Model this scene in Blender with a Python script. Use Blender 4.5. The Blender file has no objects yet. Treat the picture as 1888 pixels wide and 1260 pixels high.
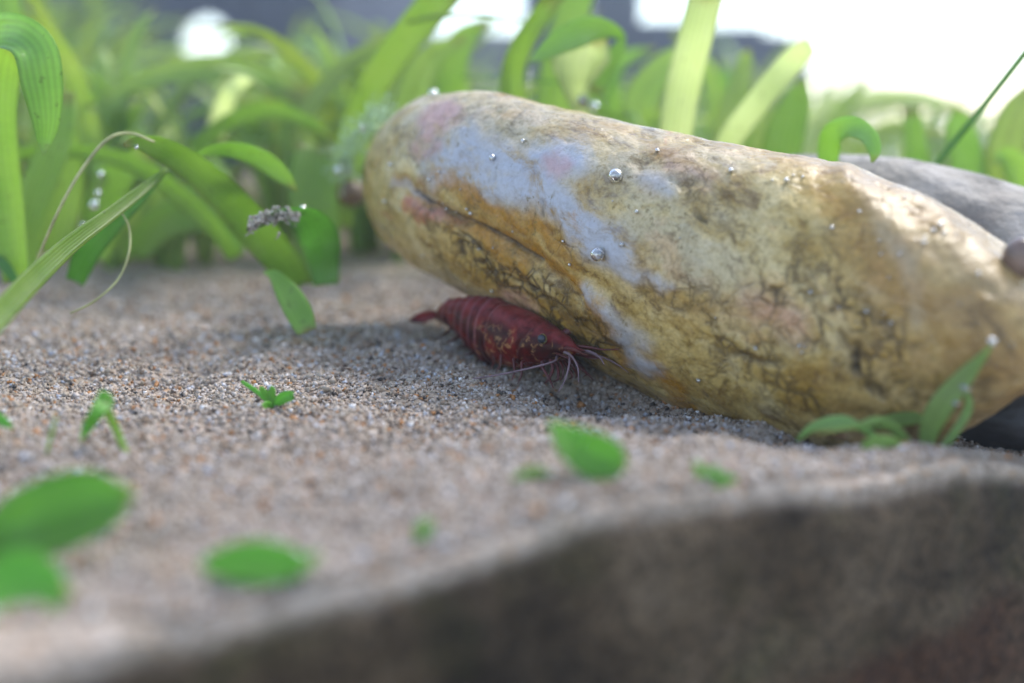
import bpy, math, random
import numpy as np
from mathutils import Vector, Matrix
from mathutils.bvhtree import BVHTree

random.seed(7)
RNG = np.random.default_rng(7)
SC = bpy.context.scene
COL = SC.collection
CM = 0.01            # every length below is written in centimetres; meshes are stored in metres
SC.render.resolution_x, SC.render.resolution_y = 1024, 683

# ------------------------------------------------------------------ camera
CAM_H = 2.0
FPX = 2024.0
PITCH = math.atan((630 - 230) / FPX)
cd = bpy.data.cameras.new("camera")
cam = bpy.data.objects.new("camera", cd)
COL.objects.link(cam)
cd.sensor_width = 36.0
cd.lens = FPX / 1888 * 36.0
cd.clip_start = 0.002
cd.clip_end = 3000
cam.location = (0, 0, CAM_H * CM)
cam.rotation_euler = (math.pi / 2 - PITCH, 0, 0)
cd.dof.use_dof = True
cd.dof.focus_distance = 8.4 * CM
cd.dof.aperture_fstop = 15
SC.camera = cam
CAMP = Vector((0, 0, CAM_H))
CP, SP = math.cos(PITCH), math.sin(PITCH)

def ray(px, py):
    a = (px - 944) / FPX
    b = -(py - 630) / FPX
    return Vector((a, CP + b * SP, b * CP - SP))

def P(px, py, d):
    r = ray(px, py)
    return CAMP + r * (d / r.y)

# ------------------------------------------------------------------ world, sun, exposure
SUN_EL, SUN_AZ = math.radians(54), math.radians(44)
w = bpy.data.worlds.new("World")
SC.world = w
w.use_nodes = True
nt = w.node_tree
sky = nt.nodes.new('ShaderNodeTexSky')
sky.sky_type = 'NISHITA'
sky.sun_disc = False
sky.sun_elevation = SUN_EL
sky.sun_rotation = SUN_AZ
sky.dust_density = 0.6
hsv = nt.nodes.new('ShaderNodeHueSaturation')           # thin white overcast: the sky keeps its brightness, loses most of its blue
hsv.inputs['Saturation'].default_value = 0.85
nt.links.new(sky.outputs[0], hsv.inputs['Color'])
nt.links.new(hsv.outputs[0], nt.nodes['Background'].inputs[0])
nt.nodes['Background'].inputs[1].default_value = 0.15
sl = bpy.data.lights.new("sun", 'SUN')
sl.energy = 1.5
sl.angle = math.radians(20)
sl.color = (1.0, 0.95, 0.86)
so = bpy.data.objects.new("sun", sl)
COL.objects.link(so)
sd = Vector((math.sin(SUN_AZ) * math.cos(SUN_EL), math.cos(SUN_AZ) * math.cos(SUN_EL), math.sin(SUN_EL)))
so.rotation_euler = sd.to_track_quat('Z', 'Y').to_euler()
vs = SC.view_settings
SC.display_settings.display_device = 'sRGB'
vs.view_transform = 'Standard'
vs.look = 'None'
vs.exposure = 1.3
vs.gamma = 1.0
try:
    vs.use_curve_mapping = False
except Exception:
    pass
SC.cycles.use_denoising = True
SC.cycles.max_bounces = 8
SC.cycles.transparent_max_bounces = 8
SC.cycles.sample_clamp_indirect = 6
SC.cycles.caustics_reflective = False
SC.cycles.caustics_refractive = False

# ------------------------------------------------------------------ numpy noise
_perm = RNG.permutation(256)
_perm = np.concatenate([_perm, _perm, _perm])
_grad = RNG.normal(size=(256, 3))
_grad /= np.linalg.norm(_grad, axis=1)[:, None]

def perlin(p):
    i = np.floor(p).astype(int)
    f = p - i
    u = f * f * f * (f * (f * 6 - 15) + 10)
    i = i & 255
    out = 0
    for dx in (0, 1):
        for dy in (0, 1):
            for dz in (0, 1):
                h = _perm[_perm[_perm[i[:, 0] + dx] + i[:, 1] + dy] + i[:, 2] + dz]
                g = _grad[h]
                v = (g * (f - np.array([dx, dy, dz]))).sum(1)
                wx = u[:, 0] if dx else 1 - u[:, 0]
                wy = u[:, 1] if dy else 1 - u[:, 1]
                wz = u[:, 2] if dz else 1 - u[:, 2]
                out = out + v * wx * wy * wz
    return out

def fbm(p, octs=4, gain=0.5):
    a, s, o = 1.0, 1.0, 0
    for k in range(octs):
        o = o + a * perlin(p * s + 17.3 * k)
        a *= gain
        s *= 2.03
    return o

def sstep(a, b, x):
    t = np.clip((x - a) / (b - a), 0, 1)
    return t * t * (3 - 2 * t)

# ------------------------------------------------------------------ object helpers
def props(o, label=None, cat=None, group=None, kind=None):
    if label: o['label'] = label
    if cat: o['category'] = cat
    if group: o['group'] = group
    if kind: o['kind'] = kind
    return o

def mesh_from(verts, faces, name, mat, uv=None, smooth=True):
    """verts in cm (N,3); quad or tri faces as list or int array"""
    me = bpy.data.meshes.new(name)
    v = np.asarray(verts, dtype=np.float64) * CM
    if isinstance(faces, np.ndarray):
        nf, k = faces.shape
        me.vertices.add(len(v))
        me.vertices.foreach_set("co", v.ravel())
        me.loops.add(nf * k)
        me.loops.foreach_set("vertex_index", faces.ravel().astype(np.int32))
        me.polygons.add(nf)
        me.polygons.foreach_set("loop_start", (np.arange(nf) * k).astype(np.int32))
        me.polygons.foreach_set("loop_total", np.full(nf, k, dtype=np.int32))
        me.update(calc_edges=True)
    else:
        me.from_pydata([tuple(x) for x in v], [], faces)
    if smooth:
        me.polygons.foreach_set("use_smooth", np.ones(len(me.polygons), dtype=bool))
    if uv is not None:
        ul = me.uv_layers.new(name="uv")
        idx = np.empty(len(me.loops), dtype=np.int32)
        me.loops.foreach_get("vertex_index", idx)
        ul.data.foreach_set("uv", np.asarray(uv)[idx].ravel())
    if mat:
        me.materials.append(mat)
    me.update()
    return me

def link(name, me, parent=None, loc=None):
    o = bpy.data.objects.new(name, me)
    COL.objects.link(o)
    if parent is not None:
        o.parent = parent
    if loc is not None:
        o.location = Vector(loc) * CM
    return o

def empty(name, loc=(0, 0, 0), rot=(0, 0, 0)):
    o = bpy.data.objects.new(name, None)
    COL.objects.link(o)
    o.location = Vector(loc) * CM
    o.rotation_euler = rot
    o.empty_display_size = 0.003
    return o

def grid_faces(nu, nv, closed_v=False):
    f = []
    i = np.arange(nu - 1)[:, None]
    j = np.arange(nv if closed_v else nv - 1)[None, :]
    a = i * nv + j
    b = i * nv + (j + 1) % nv
    c = (i + 1) * nv + (j + 1) % nv
    d = (i + 1) * nv + j
    return np.stack([a + 0 * b, b + 0 * a, c, d], -1).reshape(-1, 4)

def catmull(pts, n):
    pts = np.asarray(pts, dtype=float)
    if len(pts) == 2:
        t = np.linspace(0, 1, n)[:, None]
        return pts[0] * (1 - t) + pts[1] * t
    p = np.vstack([2 * pts[0] - pts[1], pts, 2 * pts[-1] - pts[-2]])
    m = len(pts) - 1
    s = np.linspace(0, m - 1e-9, n)
    k = s.astype(int)
    t = (s - k)[:, None]
    p0, p1, p2, p3 = p[k], p[k + 1], p[k + 2], p[k + 3]
    return 0.5 * ((2 * p1) + (-p0 + p2) * t + (2 * p0 - 5 * p1 + 4 * p2 - p3) * t ** 2 + (-p0 + 3 * p1 - 3 * p2 + p3) * t ** 3)

def tube_mesh(pts, radii, n=24, sides=8, name="tube", mat=None):
    q = catmull(np.column_stack([np.asarray(pts, float), np.asarray(radii, float)]), n)
    c, r = q[:, :3], np.maximum(q[:, 3], 1e-4)
    T = np.gradient(c, axis=0)
    T /= np.linalg.norm(T, axis=1)[:, None] + 1e-12
    ref = np.array([0.0, 0, 1]) if abs(T[0, 2]) < 0.9 else np.array([1.0, 0, 0])
    A = np.cross(T[0], ref); A /= np.linalg.norm(A)
    V = []
    for k in range(n):
        A = A - T[k] * A.dot(T[k]); A /= np.linalg.norm(A) + 1e-12
        B = np.cross(T[k], A)
        for s in range(sides):
            th = 2 * math.pi * s / sides
            V.append(c[k] + r[k] * (math.cos(th) * A + math.sin(th) * B))
    f = [list(x) for x in grid_faces(n, sides, True)]
    V.append(c[0]); V.append(c[-1])
    for s in range(sides):
        f.append([len(V) - 2, (s + 1) % sides, s])
        f.append([len(V) - 1, (n - 1) * sides + s, (n - 1) * sides + (s + 1) % sides])
    return mesh_from(V, f, name, mat)

# ------------------------------------------------------------------ material helpers
class NT:
    def __init__(self, name):
        self.m = bpy.data.materials.new(name)
        self.m.use_nodes = True
        self.t = self.m.node_tree
        self.b = self.t.nodes['Principled BSDF']
        self.out = self.t.nodes['Material Output']
        tc = self.t.nodes.new('ShaderNodeTexCoord')
        mp = self.t.nodes.new('ShaderNodeMapping')
        mp.inputs['Scale'].default_value = (100, 100, 100)
        self.t.links.new(tc.outputs['Object'], mp.inputs['Vector'])
        self.co = mp.outputs[0]           # object space in cm
        self.tc = tc
    def n(self, typ, **kw):
        x = self.t.nodes.new(typ)
        for k, v in kw.items():
            setattr(x, k, v)
        return x
    def l(self, a, b):
        self.t.links.new(a, b)
    def setin(self, node, key, v):
        if hasattr(v, 'links') or isinstance(v, bpy.types.NodeSocket):
            self.l(v, node.inputs[key])
        else:
            if isinstance(v, tuple) and len(v) == 3 and node.inputs[key].type == 'RGBA':
                v = (*v, 1)
            node.inputs[key].default_value = v
    def noise(self, scale, detail=4, rough=0.55, co=None, dist=0.0):
        x = self.n('ShaderNodeTexNoise')
        self.l(co or self.co, x.inputs['Vector'])
        x.inputs['Scale'].default_value = scale
        x.inputs['Detail'].default_value = detail
        x.inputs['Roughness'].default_value = rough
        x.inputs['Distortion'].default_value = dist
        return x.outputs[0]
    def noisec(self, scale, detail=3, co=None):
        x = self.n('ShaderNodeTexNoise')
        self.l(co or self.co, x.inputs['Vector'])
        x.inputs['Scale'].default_value = scale
        x.inputs['Detail'].default_value = detail
        return x.outputs[1]
    def voro(self, scale, feature='F1', co=None, out=0, rnd=1.0):
        x = self.n('ShaderNodeTexVoronoi', feature=feature)
        self.l(co or self.co, x.inputs['Vector'])
        x.inputs['Scale'].default_value = scale
        x.inputs['Randomness'].default_value = rnd
        return x.outputs[out]
    def ramp(self, f, stops, interp='LINEAR'):
        x = self.n('ShaderNodeValToRGB')
        x.color_ramp.interpolation = interp
        e = x.color_ramp.elements
        while len(e) < len(stops):
            e.new(0.5)
        for k, (p, c) in enumerate(stops):
            e[k].position = p
            e[k].color = (*c, 1) if isinstance(c, tuple) else (c, c, c, 1)
        self.l(f, x.inputs[0])
        return x.outputs[0]
    def mix(self, fac, a, b, mode='MIX'):
        x = self.n('ShaderNodeMix', data_type='RGBA', blend_type=mode)
        self.setin(x, 0, fac)
        self.setin(x, 6, a)
        self.setin(x, 7, b)
        return x.outputs[2]
    def math(self, op, a, b=0.0, c=None, clamp=False):
        x = self.n('ShaderNodeMath', operation=op)
        x.use_clamp = clamp
        self.setin(x, 0, a)
        self.setin(x, 1, b)
        if c is not None:
            self.setin(x, 2, c)
        return x.outputs[0]
    def attr(self, name, out=2):
        x = self.n('ShaderNodeAttribute', attribute_name=name)
        return x.outputs[out]
    def bump(self, h, strength=0.5, dist=0.01, normal=None):
        x = self.n('ShaderNodeBump')
        x.inputs['Strength'].default_value = strength
        x.inputs['Distance'].default_value = dist * CM
        self.l(h, x.inputs['Height'])
        if normal:
            self.l(normal, x.inputs['Normal'])
        self.l(x.outputs[0], self.b.inputs['Normal'])
        return x.outputs[0]
    def set(self, **kw):
        for k, v in kw.items():
            self.setin(self.b, k.replace('_', ' '), v)
        return self.m

# ------------------------------------------------------------------ materials
def mat_sand():
    k = NT("sand_surface")
    cell = k.voro(26, out=1)                                   # one random colour per grain
    sep = k.n('ShaderNodeSeparateColor'); k.l(cell, sep.inputs[0])
    gr = k.ramp(sep.outputs[0], [(0, (0.16, 0.11, 0.08)), (0.12, (0.32, 0.255, 0.20)), (0.45, (0.42, 0.34, 0.275)),
                                 (0.7, (0.51, 0.405, 0.32)), (0.88, (0.58, 0.49, 0.42)), (1.0, (0.44, 0.25, 0.12))])
    big = k.noise(0.7, 5)
    damp = k.ramp(big, [(0.35, 0.0), (0.62, 1.0)])
    olive = k.ramp(k.noise(1.7, 4), [(0.5, 0.0), (0.72, 0.8)])
    c = k.mix(k.math('MULTIPLY', damp, 0.22), gr, (0.30, 0.235, 0.18))
    c = k.mix(k.math('MULTIPLY', olive, 0.45), c, (0.15, 0.13, 0.065))
    # the cut face below the edge: shade painted as darker sand, plus algae and rust
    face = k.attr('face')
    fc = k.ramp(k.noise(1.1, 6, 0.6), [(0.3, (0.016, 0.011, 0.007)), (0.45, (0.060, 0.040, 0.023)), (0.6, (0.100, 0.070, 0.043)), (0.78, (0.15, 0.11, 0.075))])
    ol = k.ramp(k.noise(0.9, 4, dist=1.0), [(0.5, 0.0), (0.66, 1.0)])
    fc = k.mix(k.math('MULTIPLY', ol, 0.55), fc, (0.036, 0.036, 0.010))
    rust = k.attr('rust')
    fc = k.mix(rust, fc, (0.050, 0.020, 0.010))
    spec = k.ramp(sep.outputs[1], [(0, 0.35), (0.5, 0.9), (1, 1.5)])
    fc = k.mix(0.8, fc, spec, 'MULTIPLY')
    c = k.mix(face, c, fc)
    h = k.math('ADD', k.math('MULTIPLY', k.voro(26), -1.0), k.math('MULTIPLY', k.noise(9, 4), 0.8))
    k.bump(h, 0.8, 0.02)
    return k.set(Base_Color=c, Roughness=0.85, Specular_IOR_Level=0.25)

def mat_grain():
    k = NT("sand_grain")
    g = k.n('ShaderNodeNewGeometry')
    r = g.outputs['Random Per Island']
    c = k.ramp(r, [(0, (0.012, 0.011, 0.013)), (0.045, (0.09, 0.055, 0.035)), (0.075, (0.42, 0.17, 0.035)), (0.125, (0.26, 0.18, 0.12)),
                   (0.25, (0.37, 0.30, 0.23)), (0.52, (0.45, 0.37, 0.30)), (0.76, (0.54, 0.47, 0.42)), (0.93, (0.52, 0.53, 0.58)), (0.98, (0.82, 0.80, 0.78))], 'CONSTANT')
    c = k.mix(k.math('MULTIPLY', k.noise(1.3, 3), 0.25), c, (0.34, 0.265, 0.20))
    return k.set(Base_Color=c, Roughness=0.4, Specular_IOR_Level=0.4)

def mat_leaf(name, base, trans, gloss=0.33, vein=40.0, pale=(0.35, 0.50, 0.20), blotch=0.35, tfac=0.5, crust=False):
    k = NT(name)
    uv = k.n('ShaderNodeUVMap').outputs[0]
    sx = k.n('ShaderNodeSeparateXYZ'); k.l(uv, sx.inputs[0])
    oi = k.n('ShaderNodeObjectInfo')
    wob = k.noise(3.0, 3)
    ph = k.math('MULTIPLY_ADD', sx.outputs[0], vein, k.math('MULTIPLY', wob, 2.0))
    v = k.math('SINE', ph)
    v = k.math('MULTIPLY_ADD', v, 0.5, 0.5)
    cross = k.math('SINE', k.math('MULTIPLY', sx.outputs[1], 160))
    cross = k.math('MULTIPLY_ADD', cross, 0.5, 0.5)
    v2 = k.math('MULTIPLY_ADD', k.math('POWER', cross, 6.0), 0.25, v)
    n1 = k.ramp(k.noise(2.2, 4), [(0.35, 0.0), (0.7, 1.0)])
    dark = tuple(x * 0.84 for x in base)
    c = k.mix(v2, base, dark)
    c = k.mix(k.math('MULTIPLY', n1, blotch), c, pale)
    tipf = k.math('MULTIPLY', k.ramp(sx.outputs[1], [(0.86, 0.0), (1.0, 1.0)]), k.ramp(k.noise(5, 4), [(0.4, 0.1), (0.6, 0.9)]))
    c = k.mix(tipf, c, (0.34, 0.28, 0.10))
    spots = k.ramp(k.noise(9, 5, 0.7), [(0.60, 0.0), (0.68, 1.0)])
    c = k.mix(k.math('MULTIPLY', spots, 0.5), c, (0.12, 0.13, 0.04))
    hs = k.n('ShaderNodeHueSaturation')
    k.l(c, hs.inputs['Color'])
    k.l(k.math('MULTIPLY_ADD', oi.outputs['Random'], 0.035, 0.483), hs.inputs['Hue'])
    k.l(k.math('MULTIPLY_ADD', oi.outputs['Random'], 0.5, 0.75), hs.inputs['Value'])
    c = hs.outputs[0]
    t = k.mix(v2, trans, tuple(x * 0.88 for x in trans))
    t = k.mix(k.math('MULTIPLY', n1, blotch * 0.7), t, tuple(min(1, x * 1.5) for x in trans))
    t = k.mix(k.math('MULTIPLY', spots, 0.5), t, tuple(x * 0.45 for x in trans))
    t = k.mix(tipf, t, (0.45, 0.36, 0.10))
    if crust:
        cr = k.ramp(sx.outputs[1], [(0.66, 0.0), (0.80, 1.0)])
        crn = k.ramp(k.noise(14, 5), [(0.38, 0.0), (0.55, 1.0)])
        cm = k.math('MULTIPLY', cr, crn)
        cc = k.ramp(k.noise(30, 4), [(0.3, (0.10, 0.08, 0.06)), (0.6, (0.42, 0.38, 0.31))])
        c = k.mix(cm, c, cc)
        t = k.mix(cm, t, (0.05, 0.05, 0.03))
    k.set(Base_Color=c, Roughness=gloss, Specular_IOR_Level=0.5)
    k.bump(k.math('ADD', v2, k.math('MULTIPLY', k.noise(16, 3), 0.7)), 0.22, 0.01)
    tr = k.n('ShaderNodeBsdfTranslucent')
    k.l(t, tr.inputs[0])
    mx = k.n('ShaderNodeMixShader')
    mx.inputs[0].default_value = tfac
    k.l(k.b.outputs[0], mx.inputs[1]); k.l(tr.outputs[0], mx.inputs[2])
    k.l(mx.outputs[0], k.out.inputs[0])
    return k.m

def mat_simple(name, col, rough=0.5, var=0.3, scale=4.0, bump=0.0, bdist=0.01, bscale=None, **kw):
    k = NT(name)
    n = k.noise(scale, 5)
    c = k.mix(k.ramp(n, [(0.3, 0.0), (0.7, 1.0)]), tuple(x * (1 - var) for x in col), tuple(min(1, x * (1 + var)) for x in col))
    if bump:
        k.bump(k.noise(bscale or scale * 3, 5), bump, bdist)
    return k.set(Base_Color=c, Roughness=rough, **kw)

M = {}
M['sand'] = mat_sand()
M['grain'] = mat_grain()
M['leaf'] = mat_leaf("leaf_green", (0.25, 0.42, 0.08), (0.56, 0.84, 0.16))
M['leaf_fresh'] = mat_leaf("leaf_fresh", (0.27, 0.42, 0.09), (0.62, 0.84, 0.20), tfac=0.6)
M['leaf_bright'] = mat_leaf("leaf_backlit", (0.26, 0.38, 0.12), (0.90, 0.97, 0.55), tfac=0.8)
M['leaf_old'] = mat_leaf("leaf_old", (0.20, 0.33, 0.06), (0.48, 0.72, 0.10), pale=(0.40, 0.45, 0.18), blotch=0.5)
M['leaf_dark'] = mat_leaf("leaf_dark", (0.10, 0.24, 0.04), (0.22, 0.56, 0.07), vein=24)
M['leaf_far'] = mat_leaf("leaf_far", (0.32, 0.46, 0.11), (0.72, 0.88, 0.24), vein=14, blotch=0.5)
M['leaf_crust'] = mat_leaf("leaf_crusted", (0.17, 0.34, 0.06), (0.34, 0.68, 0.09), crust=True, blotch=0.8, pale=(0.25, 0.34, 0.16))
M['seedling'] = mat_leaf("seedling_green", (0.17, 0.44, 0.05), (0.34, 0.72, 0.07), vein=10, gloss=0.4, blotch=0.2)
M['sprig'] = mat_leaf("leaf_sprig", (0.27, 0.42, 0.13), (0.55, 0.80, 0.25), vein=14)
M['thread'] = mat_simple("dry_thread", (0.42, 0.42, 0.18), 0.7, 0.3, 6)
M['algae'] = mat_simple("pale_algae", (0.42, 0.58, 0.34), 0.7, 0.3, 6)

# ------------------------------------------------------------------ sand bed
def gpt(px, py, z=0.0):
    r = ray(px, py)
    return CAMP + r * ((z - CAM_H) / r.z)

E0, E1 = gpt(300, 1165), gpt(1888, 850)
eu = Vector((E1.x - E0.x, E1.y - E0.y, 0)).normalized()
ev = Vector((-eu.y, eu.x, 0))
EUA, EVA = np.array([eu.x, eu.y]), np.array([ev.x, ev.y])

HOLLOW = [(gpt(1150, 715), 0.55, -0.24), (gpt(1020, 700), 0.6, -0.05), (gpt(1400, 780), 0.8, -0.17), (gpt(1600, 790), 0.6, -0.12), (gpt(1850, 760), 0.8, -0.34), (gpt(1750, 860), 0.5, 0.08),
          (gpt(560, 660), 1.0, 0.04), (gpt(330, 700), 0.8, -0.04), (gpt(1600, 830), 0.5, 0.06), (Vector((0.9, 5.7, 0)), 1.3, 0.21), (Vector((0.0, 5.1, 0)), 0.9, 0.09), (Vector((-1.3, 4.6, 0)), 0.6, 0.04)]

def sand_h(x, y):
    p = np.stack([x, y, np.zeros_like(x)], -1)
    h = 0.10 * fbm(p * 0.35, 3) + 0.10 * fbm(p * 1.3 + 5, 3) + 0.055 * fbm(p * 4.2 + 9, 3)
    rel = (x - E0.x) * ev.x + (y - E0.y) * ev.y
    h = h * (0.35 + 0.65 * sstep(0.0, 1.4, rel))
    for c, r, a in HOLLOW:
        h = h + a * np.exp(-((x - c.x) ** 2 + (y - c.y) ** 2) / (r * r))
    h = h + 0.02 * np.clip(y - 12, 0, 20)
    return h

def hz(x, y):
    return float(sand_h(np.array([float(x)]), np.array([float(y)]))[0])

def G(px, py, it=4):
    z = 0.0
    for _ in range(it):
        q = gpt(px, py, z)
        z = hz(q.x, q.y)
    return Vector((q.x, q.y, z))

def build_sand():
    nu, nv = 620, 520
    a = np.linspace(-1, 1, nu)
    U = 6.0 * a + 16.0 * a ** 5 + 1.5
    b = np.linspace(0, 1, nv)
    W = 12.0 * b + 22.0 * b ** 4
    UU, WW = np.meshgrid(U, W, indexing='ij')
    x = E0.x + UU * eu.x + WW * ev.x
    y = E0.y + UU * eu.y + WW * ev.y
    edge = 0.06 * fbm(np.stack([UU.ravel() * 0.9, 0 * UU.ravel(), 0 * UU.ravel() + 3], -1), 4).reshape(UU.shape)
    x = x + ev.x * edge * np.exp(-WW / 1.0)
    y = y + ev.y * edge * np.exp(-WW / 1.0)
    z = sand_h(x.ravel(), y.ravel()).reshape(x.shape)
    fine = fbm(np.stack([x.ravel() * 14, y.ravel() * 14, 0 * x.ravel()], -1), 2).reshape(x.shape)
    z = z + 0.012 * fine
    z = z - 0.05 * np.exp(-(WW / 0.06))                    # crumbled lip
    top = np.stack([x, y, z], -1)
    nd = 150
    t = np.linspace(0, 1, nd)[1:]
    dz = (3.4 * t ** 1.6)
    X0, Y0, Z0 = x[:, 0], y[:, 0], z[:, 0]
    fx = np.repeat(X0[:, None], nd - 1, 1)
    fy = np.repeat(Y0[:, None], nd - 1, 1)
    fz = Z0[:, None] - dz[None, :]
    pp = np.stack([fx.ravel() * 2.2, fy.ravel() * 2.2, fz.ravel() * 2.2], -1)
    off = (0.05 * fbm(pp, 5)).reshape(fx.shape) * np.minimum(1, dz[None, :] / 0.15) - 0.07 * sstep(0, 0.25, dz)[None, :]
    fx = fx + ev.x * off
    fy = fy + ev.y * off
    fl = np.stack([fx, fy, fz], -1)[:, ::-1]               # from the foot up to the lip
    allv = np.concatenate([fl, top], 1)
    nvv = allv.shape[1]
    faces = grid_faces(nu, nvv)[:, ::-1]
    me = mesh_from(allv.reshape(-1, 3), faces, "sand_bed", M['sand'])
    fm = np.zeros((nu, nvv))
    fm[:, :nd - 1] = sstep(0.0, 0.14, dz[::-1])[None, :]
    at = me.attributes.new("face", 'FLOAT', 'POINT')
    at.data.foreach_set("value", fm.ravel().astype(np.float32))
    # rusty stain low on the face at one end
    c = P(1700, 1150, 6.1)
    q = allv.reshape(-1, 3)
    d = np.sqrt(((q[:, 0] - c.x) / 1.2) ** 2 + ((q[:, 2] - c.z + 0.3) / 0.42) ** 2)
    rs = sstep(1.15, 0.5, d + 0.5 * fbm(q * 1.5, 3)) * 0.85
    at = me.attributes.new("rust", 'FLOAT', 'POINT')
    at.data.foreach_set("value", rs.astype(np.float32))
    o = link("sand_bed", me)
    props(o, kind='structure', label="pale brown sand bed with a cut face darkened by painted shade along its front edge", cat="sand")
    return o
build_sand()

# ------------------------------------------------------------------ stones
def stone_centre_depth(u):
    return 9.9 / (1 + 0.80 * u)

def interp(x, table):
    t = np.array(table, float)
    # smooth interpolation
    xs = t[:, 0]
    out = []
    for j in range(1, t.shape[1]):
        m = np.gradient(t[:, j], xs)
        k = np.clip(np.searchsorted(xs, x) - 1, 0, len(xs) - 2)
        h = xs[k + 1] - xs[k]
        s = (x - xs[k]) / h
        y0, y1 = t[k, j], t[k + 1, j]
        m0, m1 = m[k] * h, m[k + 1] * h
        out.append((2 * s ** 3 - 3 * s ** 2 + 1) * y0 + (s ** 3 - 2 * s ** 2 + s) * m0 + (-2 * s ** 3 + 3 * s ** 2) * y1 + (s ** 3 - s ** 2) * m1)
    return out

#            column, top, bottom, depth radius
STONE = [(668, 335, 343, 0.0), (673, 300, 376, 0.25), (684, 268, 408, 0.45), (705, 236, 444, 0.65), (735, 206, 472, 0.80), (775, 184, 498, 0.92),
         (820, 176, 522, 1.0), (880, 173, 553, 1.05), (960, 183, 590, 1.08), (1050, 203, 642, 1.12), (1150, 226, 700, 1.15),
         (1250, 246, 752, 1.1), (1350, 264, 800, 1.05), (1450, 282, 836, 1.0), (1550, 304, 850, 0.97), (1650, 338, 842, 0.95),
         (1750, 388, 795, 0.92), (1850, 455, 738, 0.88), (1950, 530, 700, 0.72), (2040, 590, 690, 0.5), (2080, 640, 652, 0.0)]

def seg_dist(X, Y, pts):
    d = np.full(X.shape, 1e9)
    for (x0, y0), (x1, y1) in zip(pts[:-1], pts[1:]):
        dx, dy = x1 - x0, y1 - y0
        t = np.clip(((X - x0) * dx + (Y - y0) * dy) / (dx * dx + dy * dy + 1e-9), 0, 1)
        d = np.minimum(d, np.hypot(X - x0 - t * dx, Y - y0 - t * dy))
    return d

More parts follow.
